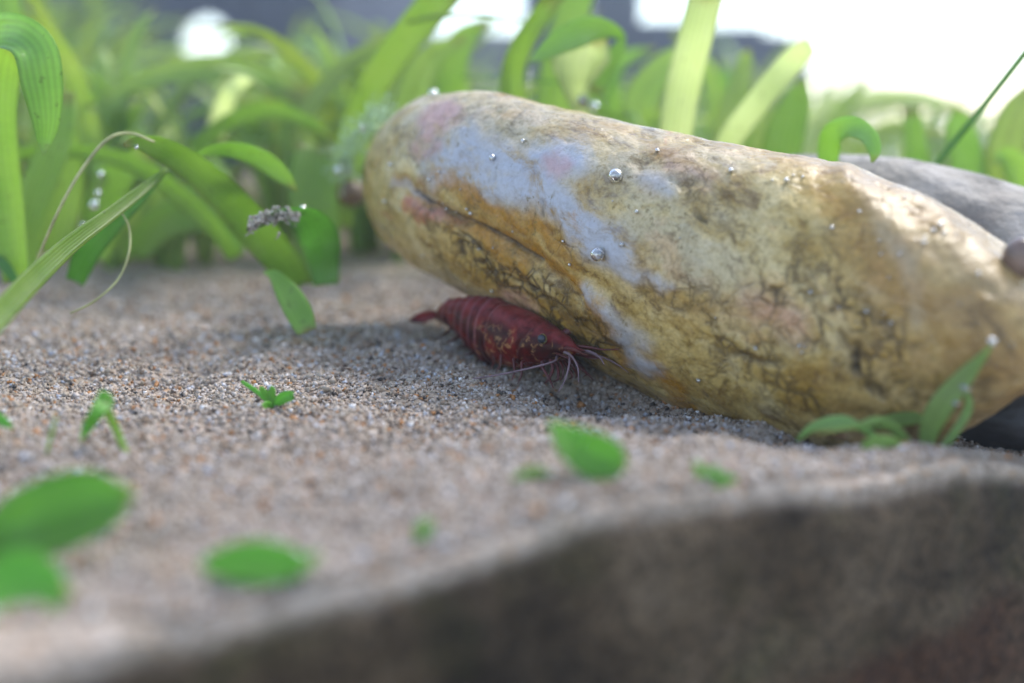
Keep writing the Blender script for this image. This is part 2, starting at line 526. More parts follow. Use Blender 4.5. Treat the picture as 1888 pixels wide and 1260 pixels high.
def build_stone():
    nc, na = 760, 420
    # denser columns at the rounded ends
    s = np.linspace(0, 1, nc)
    cols = 668 + (2080 - 668) * (0.5 - 0.5 * np.cos(math.pi * (0.5 - 0.5 * np.cos(math.pi * s)) ** 0.72))
    cols = np.clip(np.sort(cols), 668, 2079.9)
    yt, yb, rd = interp(cols, STONE)
    rd = np.maximum(rd, 0.0)
    th = np.linspace(0, 2 * math.pi, na, endpoint=False)
    V = np.zeros((nc, na, 3)); DX = np.zeros((nc, na)); DY = np.zeros((nc, na)); FR = np.zeros((nc, na))
    for i, c in enumerate(cols):
        u = (c - 944) / FPX
        d = stone_centre_depth(u)
        A, B = np.array(P(c, yt[i], d)), np.array(P(c, yb[i], d))
        C, H = (A + B) / 2, (A - B) / 2
        rh = np.array(ray(c, 400)); rh[2] = 0; rh /= np.linalg.norm(rh)
        ct, st = np.cos(th), np.sin(th)
        e = 0.94                                    # slightly boxy section
        cc = np.sign(ct) * np.abs(ct) ** e
        ss = np.sign(st) * np.abs(st) ** e
        V[i] = C + cc[:, None] * H - ss[:, None] * rh * rd[i]
        DX[i] = c
        DY[i] = (yt[i] + yb[i]) / 2 - cc * (yb[i] - yt[i]) / 2
        FR[i] = (ss > -0.15)
    p = V.reshape(-1, 3)
    X, Y = DX.ravel(), DY.ravel()
    front = FR.ravel()
    # normals (approx)
    du = np.gradient(V, axis=0); dv = np.roll(V, -1, 1) - np.roll(V, 1, 1)
    N = np.cross(dv, du).reshape(-1, 3)
    N /= np.linalg.norm(N, axis=1)[:, None] + 1e-12
    cen = V.mean(1, keepdims=True).repeat(na, 1).reshape(-1, 3)
    sg = np.sign((N * (p - cen)).sum(1)); sg[sg == 0] = 1
    N *= sg[:, None]
    env = np.clip(np.minimum(X - 668, 2080 - X) / 40, 0, 1)
    # masks in the stone's own developed map, edges broken up by noise
    wx = X + 26 * fbm(p * 1.6, 4) + 14 * fbm(p * 6 + 3, 3)
    wy = Y + 26 * fbm(p * 1.6 + 40, 4) + 14 * fbm(p * 6 + 13, 3)
    def stroke(pts, r, soft=14, warp=1.0):
        a = X + (wx - X) * warp; b = Y + (wy - Y) * warp
        return sstep(r + soft, r - soft, seg_dist(a, b, pts)) * front
    n5 = fbm(p * 5 + 21, 4)
    n2 = fbm(p * 2.2 + 61, 4)
    white = np.maximum.reduce([
        stroke([(800, 295), (880, 270), (960, 300), (1060, 290)], 28, 26),
        stroke([(870, 305), (960, 330), (1040, 360), (1110, 420), (1140, 440)], 26, 20),
        stroke([(1010, 330), (1080, 385), (1120, 415)], 24, 22),
        stroke([(1190, 320), (1215, 335)], 16, 20) * 0.6,
        stroke([(1080, 500), (1140, 560), (1180, 620), (1205, 640)], 13, 16) * 0.9,
        stroke([(1130, 545), (1190, 590)], 14, 18) * 0.6,
        stroke([(1150, 465), (1215, 475)], 9, 8) * 0.8,
        stroke([(720, 335), (790, 350)], 9, 8) * 0.6])
    pale = np.maximum.reduce([stroke([(800, 215), (1000, 240), (1200, 290), (1330, 330)], 60, 50), stroke([(1250, 330), (1290, 440)], 40, 40) * 0.8,
                              stroke([(1100, 300), (1250, 300)], 50, 40), stroke([(1150, 400), (1260, 480), (1330, 400)], 40, 40) * 0.6,
                              stroke([(1600, 340), (1680, 450), (1700, 560)], 14, 12) * 0.6])
    pink = np.maximum.reduce([stroke([(790, 235), (830, 215)], 26, 18), stroke([(765, 260), (800, 265)], 16, 14), stroke([(1010, 305), (1040, 300)], 14, 12) * 0.8,
                              stroke([(1230, 290), (1300, 320)], 14, 16) * 0.5, stroke([(1390, 510), (1470, 560)], 26, 26) * 0.5,
                              stroke([(1520, 720), (1540, 740)], 14, 14) * 0.7, stroke([(930, 520), (960, 545)], 22, 20) * 0.8,
                              stroke([(760, 372), (800, 382)], 12, 8) * 1.0])
    rust = np.maximum.reduce([stroke([(755, 375), (795, 385)], 13, 7), stroke([(820, 388), (850, 396)], 7, 6) * 0.8, stroke([(700, 385), (706, 392)], 6, 5) * 0.8,
                              stroke([(1520, 725), (1540, 745)], 10, 9) * 0.6, stroke([(1215, 230), (1230, 250)], 5, 4) * 0.5])
    ochre = np.maximum.reduce([
        stroke([(780, 320), (830, 322), (890, 345), (950, 380), (1010, 405)], 15, 10),
        stroke([(720, 325), (760, 345)], 10, 8),
        stroke([(760, 350), (830, 385), (900, 405), (960, 425), (1040, 480), (1090, 530), (1140, 590), (1160, 620)], 16, 12),
        stroke([(870, 400), (930, 440), (960, 470)], 18, 12),
        stroke([(930, 385), (1010, 410), (1060, 445)], 14, 14) * 0.7,
        stroke([(1200, 640), (1235, 680), (1290, 725), (1370, 765), (1480, 785)], 17, 12),
        stroke([(1180, 470), (1300, 520), (1420, 540)], 22, 30) * 0.45,
        stroke([(1480, 300), (1580, 420), (1660, 500)], 24, 30) * 0.35,
        stroke([(1068, 378), (1070, 380)], 10, 4)])
    dark = np.maximum.reduce([
        stroke([(760, 340), (800, 362), (850, 385), (900, 402), (950, 430), (990, 455)], 3.5, 4, 0.25),
        stroke([(800, 365), (860, 398)], 6, 6, 0.5) * 0.8,
        stroke([(846, 430), (848, 450)], 6, 5, 0.3),
        stroke([(850, 410), (880, 440), (900, 460), (950, 490)], 3, 4, 0.7) * 0.8,
        stroke([(960, 490), (1000, 520), (1060, 560), (1110, 580)], 4, 5, 0.8) * 0.8,
        stroke([(1040, 540), (1100, 580), (1150, 590)], 14, 16, 1.0) * 0.55,
        stroke([(1580, 590), (1574, 625)], 9, 7, 0.5), stroke([(1545, 570), (1570, 600)], 7, 7, 0.8) * 0.7,
        stroke([(1600, 650), (1625, 665)], 8, 7, 0.7) * 0.8, stroke([(1350, 600), (1440, 612)], 5, 6, 0.5) * 0.8,
        stroke([(1280, 370), (1300, 385)], 5, 4, 0.4) * 0.8,
        stroke([(1570, 505), (1640, 560)], 10, 12, 1.0) * 0.5, stroke([(1480, 505), (1560, 500)], 5, 6, 0.6) * 0.5,
        stroke([(1002, 352), (1004, 375)], 2.5, 2.5, 0.2) * 0.7, stroke([(1010, 395), (1020, 405)], 5, 4, 0.3) * 0.5])
    cracky = np.maximum.reduce([stroke([(850, 440), (930, 480), (1010, 530), (1110, 600)], 45, 35), stroke([(1450, 480), (1560, 540), (1650, 640)], 80, 70) * 1.0,
                                stroke([(1340, 590), (1500, 660)], 60, 60) * 0.8, stroke([(1200, 480), (1330, 560)], 50, 50) * 0.7, stroke([(1250, 330), (1400, 420)], 30, 40) * 0.6])
    tan = sstep(1480, 1660, X + 40 * n2) * front
    # shape: groove along the ochre seam, pits, broad undulation
    pit = -0.018 * sstep(0.30, 0.62, fbm(p * 3.2 + 31, 3)) - 0.008 * sstep(0.25, 0.6, fbm(p * 11 + 31, 2))
    disp = pit + 0.05 * fbm(p * 0.8 + 7, 3) + 0.022 * fbm(p * 2.5 + 3, 3) + 0.006 * fbm(p * 8 + 3, 3)
    groove = sstep(26, 0, seg_dist(X + (wx - X) * 0.4, Y + (wy - Y) * 0.4, [(740, 335), (800, 362), (850, 386), (900, 402), (950, 430), (1000, 462), (1060, 520)])) * front
    ledge = sstep(60, 0, seg_dist(X, Y, [(1100, 480), (1180, 560), (1240, 640)])) * front
    disp -= 0.055 * groove + 0.03 * dark + 0.02 * ledge
    disp += 0.02 * white + 0.03 * sstep(40, 0, seg_dist(X, Y, [(1560, 320), (1680, 440), (1760, 560)])) * front
    p2 = p + N * (disp * env)[:, None]
    V2 = p2.reshape(nc, na, 3)
    # cap poles
    V2[0] = V2[0].mean(0); V2[-1] = V2[-1].mean(0)
    faces = grid_faces(nc, na, True)
    vv = V2.reshape(-1, 3)
    org = vv.mean(0)
    me = mesh_from(vv - org, faces, "large_stone", M['stone'])
    for nm, a in (("white", white), ("pale", pale), ("pink", pink), ("rust", rust), ("ochre", ochre), ("dark", dark), ("tan", tan), ("cracky", cracky)):
        at = me.attributes.new(nm, 'FLOAT', 'POINT')
        at.data.foreach_set("value", a.astype(np.float32))
    o = link("large_stone", me, None, org)
    props(o, "smooth elongated stone mottled in ochre, cream, pink and bluish white lying on the sand", "stone")
    bvh = BVHTree.FromPolygons([tuple(v) for v in vv[::1]], [tuple(f) for f in faces], all_triangles=False)
    return o, bvh

def mat_stone():
    k = NT("mottled_stone")
    wv = k.n('ShaderNodeVectorMath', operation='MULTIPLY_ADD')
    nc = k.noisec(1.8, 4)
    k.l(nc, wv.inputs[0]); wv.inputs[1].default_value = (0.5, 0.5, 0.5); k.l(k.co, wv.inputs[2])
    wc = wv.outputs[0]
    sdir = (P(1200, 640, 8.7) - P(800, 340, 10.5)).normalized()
    up_ = Vector((0.2, -0.7, 0.7)); b_ = (up_ - sdir * up_.dot(sdir)).normalized(); c_ = sdir.cross(b_)
    mp2 = k.n('ShaderNodeMapping')
    k.l(wc, mp2.inputs['Vector'])
    mp2.inputs['Rotation'].default_value = Matrix((sdir, b_, c_)).to_euler()
    mp3 = k.n('ShaderNodeMapping')
    k.l(mp2.outputs[0], mp3.inputs['Vector'])
    mp3.inputs['Scale'].default_value = (0.42, 1.0, 1.0)
    sc_ = mp3.outputs[0]                                    # stretched along the stone's bedding
    n1 = k.noise(1.5, 7, 0.62, sc_)
    base = k.ramp(n1, [(0.30, (0.25, 0.14, 0.035)), (0.42, (0.40, 0.26, 0.07)), (0.50, (0.51, 0.38, 0.145)), (0.60, (0.58, 0.48, 0.26)), (0.75, (0.44, 0.25, 0.055))])
    cl = k.ramp(k.noise(5.5, 8, 0.7, sc_), [(0.37, (0.38, 0.29, 0.17)), (0.45, (0.86, 0.80, 0.64)), (0.54, (1.08, 1.05, 1.0)), (0.66, (1.28, 1.26, 1.22))])
    base = k.mix(0.9, base, cl, 'MULTIPLY')
    pat = k.ramp(k.noise(2.2, 6, 0.6, sc_), [(0.56, 0.0), (0.62, 0.9)])
    base = k.mix(k.math('MULTIPLY', pat, 0.55), base, (0.54, 0.47, 0.30))
    ora = k.ramp(k.noise(2.8, 5, 0.6, sc_), [(0.58, 0.0), (0.66, 0.8)])
    base = k.mix(k.math('MULTIPLY', ora, 0.5), base, (0.50, 0.24, 0.09))
    c = k.mix(k.math('MULTIPLY', k.attr('tan'), 0.6), base, (0.38, 0.235, 0.10))
    def brk(a, amt, sc, lo=0.35, hi=0.6):
        n = k.ramp(k.noise(sc, 8, 0.72, sc_), [(lo, 0.0), (hi, 1.0)])
        return k.math('MULTIPLY', k.math('MULTIPLY', k.attr(a), n), amt)
    c = k.mix(brk('pale', 0.65, 3), c, (0.48, 0.43, 0.34))
    c = k.mix(brk('ochre', 0.95, 4, 0.3, 0.5), c, (0.42, 0.20, 0.015))
    c = k.mix(brk('white', 0.92, 3.2, 0.34, 0.50), c, (0.46, 0.49, 0.57))
    c = k.mix(brk('pink', 0.8, 3, 0.3, 0.5), c, (0.55, 0.31, 0.29))
    c = k.mix(brk('rust', 0.9, 6), c, (0.44, 0.13, 0.04))
    # brown-black vein network, strongest in the lower cracked half
    wv2 = k.n('ShaderNodeVectorMath', operation='MULTIPLY_ADD')
    k.l(k.noisec(3.5, 6), wv2.inputs[0]); wv2.inputs[1].default_value = (0.16, 0.16, 0.16); k.l(k.co, wv2.inputs[2])
    wq = wv2.outputs[0]
    vd = k.voro(1.9, 'DISTANCE_TO_EDGE', wq)
    crack = k.ramp(vd, [(0.0, 1.0), (0.02, 0.45), (0.07, 0.0)])
    vd2 = k.voro(4.3, 'DISTANCE_TO_EDGE', wq)
    crack2 = k.ramp(vd2, [(0.0, 1.0), (0.04, 0.2), (0.08, 0.0)])
    cm = k.ramp(k.noise(1.1, 4, 0.6), [(0.50, 0.0), (0.64, 0.5)])
    cm2 = k.ramp(k.noise(1.9, 4, 0.6), [(0.55, 0.0), (0.66, 0.5)])
    notwhite = k.math('SUBTRACT', 1.0, k.math('MULTIPLY', k.attr('white'), 0.7), clamp=True)
    lowz = k.attr('cracky')
    lim = k.ramp(k.noise(5, 5, 0.65), [(0.42, 0.0), (0.56, 1.0)])
    vd3 = k.voro(6.5, 'DISTANCE_TO_EDGE', wq)
    crack3 = k.ramp(vd3, [(0.0, 1.0), (0.06, 0.6), (0.15, 0.0)])
    dense = k.math('MULTIPLY', k.math('MULTIPLY', k.math('MAXIMUM', k.math('MAXIMUM', crack, crack2), crack3), lowz), lim)
    cr = k.math('MULTIPLY', k.math('MAXIMUM', k.math('MAXIMUM', k.math('MULTIPLY', crack, cm), k.math('MULTIPLY', crack2, cm2)), dense), notwhite)
    c = k.mix(k.math('MULTIPLY', k.math('MULTIPLY', lowz, lim), 0.5), c, (0.36, 0.22, 0.025))
    c = k.mix(k.math('MULTIPLY', cr, 0.95), c, (0.045, 0.025, 0.010))
    stain = k.ramp(k.noise(4.2, 8, 0.75, sc_), [(0.56, 0.0), (0.64, 1.0)])
    c = k.mix(k.math('MULTIPLY', stain, k.math('MULTIPLY', notwhite, 0.72)), c, (0.13, 0.075, 0.025))
    c = k.mix(brk('dark', 0.92, 7, 0.3, 0.5), c, (0.035, 0.022, 0.012))
    fl = k.ramp(k.noise(17, 4, 0.7), [(0.585, 0.0), (0.64, 1.0)])
    flz = k.ramp(k.noise(2.3, 3), [(0.42, 0.0), (0.58, 1.0)])
    c = k.mix(k.math('MULTIPLY', k.math('MULTIPLY', fl, flz), 0.7), c, (0.17, 0.12, 0.03))
    fine = k.ramp(k.noise(26, 5, 0.7), [(0.32, (0.72, 0.68, 0.60)), (0.5, (1.0, 1.0, 1.0)), (0.68, (1.12, 1.12, 1.12))])
    c = k.mix(k.math('SUBTRACT', 1.0, k.math('MULTIPLY', k.attr('white'), 0.6)), c, fine, 'MULTIPLY')
    h = k.math('ADD', k.math('MULTIPLY', k.noise(7, 6, 0.6), 1.0), k.math('MULTIPLY', cr, -0.5))
    k.bump(h, 0.55, 0.04)
    return k.set(Base_Color=c, Roughness=k.ramp(k.noise(6, 3), [(0.3, 0.22), (0.7, 0.40)]), Specular_IOR_Level=0.35)

M['stone'] = mat_stone()
big_stone, STONE_BVH = build_stone()

def hit(px, py):
    """point of the large stone seen from a given photograph pixel, with its normal"""
    loc, nor, i, d = STONE_BVH.ray_cast(CAMP, ray(px, py).normalized())
    if loc is None:
        return None, None
    if nor.dot(ray(px, py)) > 0: nor = -nor
    return loc, nor

def mat_grey_stone():
    k = NT("grey_stone")
    c = k.ramp(k.noise(1.5, 6, 0.62), [(0.3, (0.15, 0.12, 0.10)), (0.5, (0.27, 0.235, 0.20)), (0.7, (0.38, 0.34, 0.31))])
    pat = k.ramp(k.noise(4, 5, 0.6), [(0.56, 0.0), (0.7, 1.0)])
    c = k.mix(pat, c, (0.08, 0.07, 0.06))
    k.bump(k.noise(5, 6), 0.6, 0.08)
    return k.set(Base_Color=c, Roughness=0.6)
M['grey_stone'] = mat_grey_stone()

def rock(name, centre, radii, mat, seed, rot=0.0, amp=0.12, n=90, label=None, cat="stone", group=None):
    th = np.linspace(0, math.pi, n); ph = np.linspace(0, 2 * math.pi, n * 2, endpoint=False)
    T, F = np.meshgrid(th, ph, indexing='ij')
    v = np.stack([np.sin(T) * np.cos(F), np.sin(T) * np.sin(F), np.cos(T)], -1).reshape(-1, 3)
    d = 1 + amp * fbm(v * 1.3 + seed, 3) * 1.4 + amp * 0.35 * fbm(v * 4 + seed, 4)
    v = v * d[:, None] * np.array(radii)
    c, s = math.cos(rot), math.sin(rot)
    v = v @ np.array([[c, s, 0], [-s, c, 0], [0, 0, 1]])
    o = link(name, mesh_from(v, grid_faces(n, 2 * n, True)[:, ::-1], name, mat), None, centre)
    return props(o, label, cat, group)

# the grey stone whose back shows over the far end of the large one
gs = P(1560, 600, 10.4)
rock("grey_stone", (gs.x, gs.y, gs.z), (2.7, 0.9, 1.6), M['grey_stone'], 3.0, math.radians(-30), 0.04,
     label="dull grey stone with dark pits lying behind the big ochre stone")

M['gap_shade_stone'] = mat_simple("gap_shade_dark", (0.022, 0.022, 0.03), 0.5, 0.5, 3, 0.4, 0.04)  # near-black rock added to fill the gap with shade
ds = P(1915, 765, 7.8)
rock("gap_shade_stone", (ds.x, ds.y, -0.10), (0.75, 0.30, 0.30), M['gap_shade_stone'], 6.0, math.radians(-12), 0.10, n=60,
     label="dark stone added as shade in the gap under the raised end of the ochre stone")

# ------------------------------------------------------------------ sand grains lying loose on the bed
def build_grains():
    N = 150000
    t = RNG.random(N)
    px = RNG.random(N) * 2100 - 100
    py = 520 + (1150 - 520) * RNG.random(N) ** 1.15
    # grid of sight lines only chooses how densely each stretch of sand is covered
    dy = CP - (py - 630) / FPX * SP
    dz = -(py - 630) / FPX * CP - SP
    s = -CAM_H / dz
    x = (px - 944) / FPX * s
    y = dy * s
    rel = (x - E0.x) * ev.x + (y - E0.y) * ev.y
    keep = (rel > 0.03) & (y < 15)
    x, y = x[keep], y[keep]
    N = len(x)
    z = sand_h(x, y)
    r = 0.009 + 0.014 * RNG.random(N) ** 1.5 + 0.020 * (RNG.random(N) > 0.94) * RNG.random(N)
    r += 0.022 * (RNG.random(N) > 0.993) * RNG.random(N)
    r *= np.clip(y / 9, 0.75, 1.3)
    base = np.array([[1, 0, 0], [-1, 0, 0], [0, 1, 0], [0, -1, 0], [0, 0, 1], [0, 0, -1]], float)
    jit = base[None] * (0.65 + 0.7 * RNG.random((N, 6, 1))) + 0.25 * RNG.normal(size=(N, 6, 3))
    q = RNG.normal(size=(N, 4)); q /= np.linalg.norm(q, axis=1)[:, None]
    a, b, c, d = q.T
    R = np.stack([1 - 2 * (c * c + d * d), 2 * (b * c - a * d), 2 * (b * d + a * c), 2 * (b * c + a * d), 1 - 2 * (b * b + d * d), 2 * (c * d - a * b),
                  2 * (b * d - a * c), 2 * (c * d + a * b), 1 - 2 * (b * b + c * c)], -1).reshape(N, 3, 3)
    v = np.einsum('nij,nkj->nki', R, jit) * r[:, None, None]
    v += np.stack([x, y, z + r * 0.35], -1)[:, None, :]
    tri = np.array([[0, 2, 4], [2, 1, 4], [1, 3, 4], [3, 0, 4], [2, 0, 5], [1, 2, 5], [3, 1, 5], [0, 3, 5]])
    f = (np.arange(N)[:, None, None] * 6 + tri[None]).reshape(-1, 3)
    me = mesh_from(v.reshape(-1, 3), f, "sand_grains", M['grain'], smooth=False)
    props(link("sand_grains", me), "loose tan, white and dark sand grains strewn over the bed", "sand", kind='stuff')
build_grains()

# ------------------------------------------------------------------ leaves
CAMV = np.array(CAMP)
def blade_mesh(pts, widths, roll=0.0, n=36, thick=0.012, cup=0.12, mat=None, name="leaf", side=None, taper=True, wave=0.0, seed=0.0):
    """pts: centre line in cm; widths: full width at each point. A thin closed lens-shaped strip."""
    q = catmull(np.column_stack([np.asarray([list(p) for p in pts], float), np.asarray(widths, float)]), n)
    c, w_ = q[:, :3], np.maximum(q[:, 3], 0.004)
    T = np.gradient(c, axis=0)
    T /= np.linalg.norm(T, axis=1)[:, None] + 1e-12
    m = 7
    a = np.linspace(-1, 1, m)
    top, bot, uv = [], [], []
    prev = None
    L = np.concatenate([[0], np.cumsum(np.linalg.norm(np.diff(c, axis=0), axis=1))])
    for k in range(n):
        if side is None:
            tocam = CAMV - c[k]; tocam /= np.linalg.norm(tocam)
            S = np.cross(T[k], tocam)
        else:
            S = np.array(side, float) - T[k] * np.dot(side, T[k])
        if np.linalg.norm(S) < 1e-3: S = prev if prev is not None else np.array([1.0, 0, 0])
        S /= np.linalg.norm(S)
        if prev is not None and S.dot(prev) < 0: S = -S
        if prev is not None:
            S = 0.5 * S + 0.5 * prev; S -= T[k] * S.dot(T[k]); S /= np.linalg.norm(S)
        prev = S
        r = roll if np.isscalar(roll) else np.interp(k / (n - 1), np.linspace(0, 1, len(roll)), roll)
        Nn = np.cross(S, T[k])
        S2 = S * math.cos(r) + Nn * math.sin(r)
        N2 = np.cross(S2, T[k])
        for x in a:
            h = cup * w_[k] * (x * x - 0.4)
            th = thick * (1 - 0.8 * x * x)
            wob = wave * w_[k] * math.sin(L[k] * 4 + seed + 2 * x) * abs(x)
            p = c[k] + S2 * (x * w_[k] / 2) + N2 * (h + wob)
            top.append(p + N2 * th / 2); bot.append(p - N2 * th / 2)
            uv.append(((x + 1) / 2, k / (n - 1)))
    V = top + bot
    f = []
    o = n * m
    for i in range(n - 1):
        for j in range(m - 1):
            A = i * m + j
            f.append([A, A + 1, A + m + 1, A + m]); f.append([o + A, o + A + m, o + A + m + 1, o + A + 1])
        for j0 in (0, m - 1):
            A = i * m + j0
            q4 = [A, A + m, o + A + m, o + A]
            f.append(q4 if j0 == 0 else q4[::-1])
    for i0 in (0, n - 1):
        for j in range(m - 1):
            A = i0 * m + j
            q4 = [A, o + A, o + A + 1, A + 1]
            f.append(q4 if i0 == 0 else q4[::-1])
    return mesh_from(V, f, name, mat, uv + uv)

def pxw(wpx, d):
    return wpx * d / FPX

def hero(plant, pix, mat, roll=0.0, name="leaf", label=None, **kw):
    """pix: (px, py, depth, width in photograph px). None parent: returns a top-level leaf."""
    pts = [P(x, y, d) for x, y, d, _ in pix]
    ws = [pxw(w_, d) for _, _, d, w_ in pix]
    org = Vector(plant.location) / CM if plant is not None else pts[0]
    me = blade_mesh([p - org for p in pts], ws, roll, mat=M[mat], name=name, side=kw.pop('side', None), **kw) if False else None
    me = blade_mesh(pts, ws, roll, mat=M[mat], name=name, **kw)
    me.transform(Matrix.Translation(-org * CM))
    o = link(name, me, plant, None if plant is not None else org)
    if label: o['label'] = label
    return o

def plant_at(px, py, label, cat="water plant", group=None, name="ribbon_plant", d=None):
    g = G(px, py) if d is None else None
    if d is not None:
        q = P(px, py, d); g = Vector((q.x, q.y, hz(q.x, q.y)))
    return props(empty(name, g), label, cat, group)

# --- the plants one can tell apart, at the sand's far side beyond the stone's blunt end
g1 = plant_at(20, 500, "ribbon plant with a broad leaf folded over and hanging down at its tip", d=10.6)
hero(g1, [(34, 520, 10.4, 50), (14, 380, 10.4, 66), (-4, 220, 10.3, 80), (0, 130, 10.2, 84), (14, 80, 10.0, 70)], 'leaf_fresh', 0.35, cup=0.3, wave=0.05)
hero(g1, [(-40, 130, 10.0, 60), (-20, 72, 9.7, 66), (22, 62, 9.3, 72), (62, 90, 9.1, 76), (76, 150, 9.1, 72), (84, 215, 9.15, 52), (82, 262, 9.2, 26), (80, 286, 9.2, 3)], 'leaf', [0.9, 0.8, 0.5, 0.3, 0.1, 0.0, 0, 0], cup=0.2)
hero(g1, [(40, 520, 10.9, 40), (60, 380, 11.2, 60), (110, 250, 11.5, 50), (128, 170, 11.8, 20)], 'leaf_fresh', 0.3)

g2 = plant_at(30, 500, "small ribbon plant with a short upright leaf and a dark one beside it", d=11.2)
hero(g2, [(42, 492, 10.6, 26), (22, 440, 10.7, 30), (-10, 380, 10.9, 34), (-50, 300, 11, 20)], 'leaf', 0.0)
hero(g2, [(30, 522, 10.2, 14), (8, 490, 10.3, 20), (-20, 470, 10.4, 20)], 'leaf_dark', 0.0)

g3 = plant_at(545, 520, "ribbon plant whose long leaf arches over and ends in a torn yellowed tip", d=11.0)
hero(g3, [(556, 528, 10.8, 44), (520, 478, 10.7, 66), (470, 420, 10.5, 72), (405, 350, 10.2, 64), (345, 300, 9.9, 54), (290, 270, 9.6, 44), (250, 262, 9.4, 24), (228, 268, 9.3, 8)], 'leaf_old', 0.25, cup=0.18)
hero(g3, [(362, 288, 10.3, 6), (385, 278, 10.3, 20), (430, 276, 10.4, 34), (480, 292, 10.4, 42), (520, 322, 10.4, 36), (548, 352, 10.4, 5)], 'leaf', -0.5)

g4 = plant_at(130, 520, "dark leaved ribbon plant whose long leaf leans out low over the near sand", d=10.6)
hero(g4, [(138, 520, 10.4, 34), (160, 470, 10.2, 44), (196, 425, 10.0, 40), (250, 370, 9.9, 28), (305, 315, 9.8, 10)], 'leaf_dark', 0.1)
hero(g4, [(308, 312, 9.8, 8), (262, 350, 9.4, 20), (200, 398, 8.9, 26), (130, 450, 8.3, 34), (60, 515, 7.5, 42), (0, 580, 6.7, 44), (-70, 660, 6.0, 40)], 'leaf_old', 0.2)

th1 = tube_mesh([P(x, y, d) for x, y, d in [(285, 262, 9.4), (240, 246, 9.4), (200, 256, 9.3), (160, 300, 9.2), (120, 365, 9.1), (85, 440, 9.1), (62, 500, 9.2), (40, 545, 9.4)]],
                [0.012, 0.014, 0.016, 0.016, 0.014, 0.014, 0.012, 0.008], 50, 6, "plant_thread", M['thread'])
props(link("plant_thread", th1), "long dry yellow thread arching down from the torn leaf tip", "plant thread")
th2 = tube_mesh([P(x, y, d) for x, y, d in [(222, 388, 9.3), (238, 420, 9.3), (238, 465, 9.2), (218, 515, 9.1), (175, 555, 9.0), (130, 578, 9.0)]],
                [0.006, 0.009, 0.010, 0.009, 0.009, 0.006], 40, 6, "plant_thread", M['thread'])
props(link("plant_thread", th2), "short thin pale green thread curling down to a white grain", "plant thread")

g5 = plant_at(600, 525, "ribbon plant with a stubby upright leaf crusted with grey debris at its bent tip", d=11.0)
hero(g5, [(602, 526, 10.6, 46), (596, 480, 10.6, 62), (590, 440, 10.4, 74), (570, 405, 10.1, 66), (535, 392, 9.8, 46), (495, 402, 9.5, 38), (468, 418, 9.4, 20), (455, 425, 9.4, 6)], 'leaf_crust', [0.1, 0.1, 0.2, 0.5, 0.8, 0.9, 0.9, 0.9], n=48, wave=0.1)
hero(g5, [(596, 522, 11.6, 60), (584, 430, 11.8, 84), (575, 330, 12.0, 84), (580, 270, 12.2, 60)], 'leaf', 0.0)
g6 = plant_at(570, 610, "short cut off piece of green leaf standing slanted in the sand", "leaf", d=9.7, name="leaf_piece")
hero(g6, [(486, 503, 9.9, 3), (505, 508, 9.8, 22), (530, 540, 9.7, 44), (552, 578, 9.6, 50), (566, 612, 9.5, 38)], 'leaf', [0.5, 0.4, 0.1, 0, 0])

g7 = plant_at(430, 480, "ribbon plant with narrow leaves arching low to both sides", d=12.8)
hero(g7, [(432, 478, 12.6, 24), (395, 420, 12.5, 34), (330, 360, 12.4, 40), (250, 305, 12.2, 34), (150, 280, 12, 28), (40, 284, 11.8, 24), (-40, 300, 11.7, 16)], 'leaf', 0.3)
hero(g7, [(440, 470, 13.2, 24), (420, 400, 13.2, 34), (385, 350, 13.2, 36), (330, 330, 13.2, 20)], 'leaf', 0.0)
hero(g7, [(350, 300, 13.6, 14), (375, 262, 13.6, 26), (420, 225, 13.6, 30), (490, 205, 13.6, 30), (560, 222, 13.6, 26), (620, 260, 13.7, 14)], 'leaf', -0.3)

g8 = plant_at(150, 470, "tall ribbon plant with two wide arching leaves in the blur behind", d=14.5)
hero(g8, [(150, 470, 14.5, 30), (120, 380, 14.5, 40), (150, 270, 14.6, 40), (205, 190, 14.8, 38), (290, 140, 15, 40), (400, 128, 15.2, 50), (500, 150, 15.4, 50), (580, 190, 15.5, 40)], 'leaf_far', 0.2)
hero(g8, [(250, 480, 14.5, 50), (240, 420, 14.3, 60), (300, 380, 14.0, 70), (380, 370, 14, 60), (450, 400, 14, 30)], 'leaf_far', 0.1)

g9 = plant_at(640, 480, "tall ribbon plant with a long straight leaf slanting up to the top of the frame", d=13.0)
hero(g9, [(628, 420, 13.0, 40), (640, 290, 13.0, 52), (668, 200, 12.9, 56), (712, 120, 12.8, 58), (770, 45, 12.7, 60), (850, -50, 12.6, 60)], 'leaf_fresh', 0.0, n=40)
hero(g9, [(600, 440, 13.6, 40), (590, 330, 13.6, 40), (560, 230, 13.8, 34), (640, 120, 14.2, 32), (760, 60, 14.4, 26)], 'leaf_far', 0.3)

g10 = plant_at(945, 470, "thick curved pale green stem rising behind the stone", name="water_plant_stem", d=12.4)
hero(g10, [(952, 300, 12.4, 46), (944, 180, 12.4, 44), (946, 130, 12.4, 42), (962, 85, 12.3, 40), (990, 40, 12.2, 36), (1030, -20, 12.1, 36)], 'leaf_fresh', 0.0, cup=0.5, thick=0.10, name="stem")

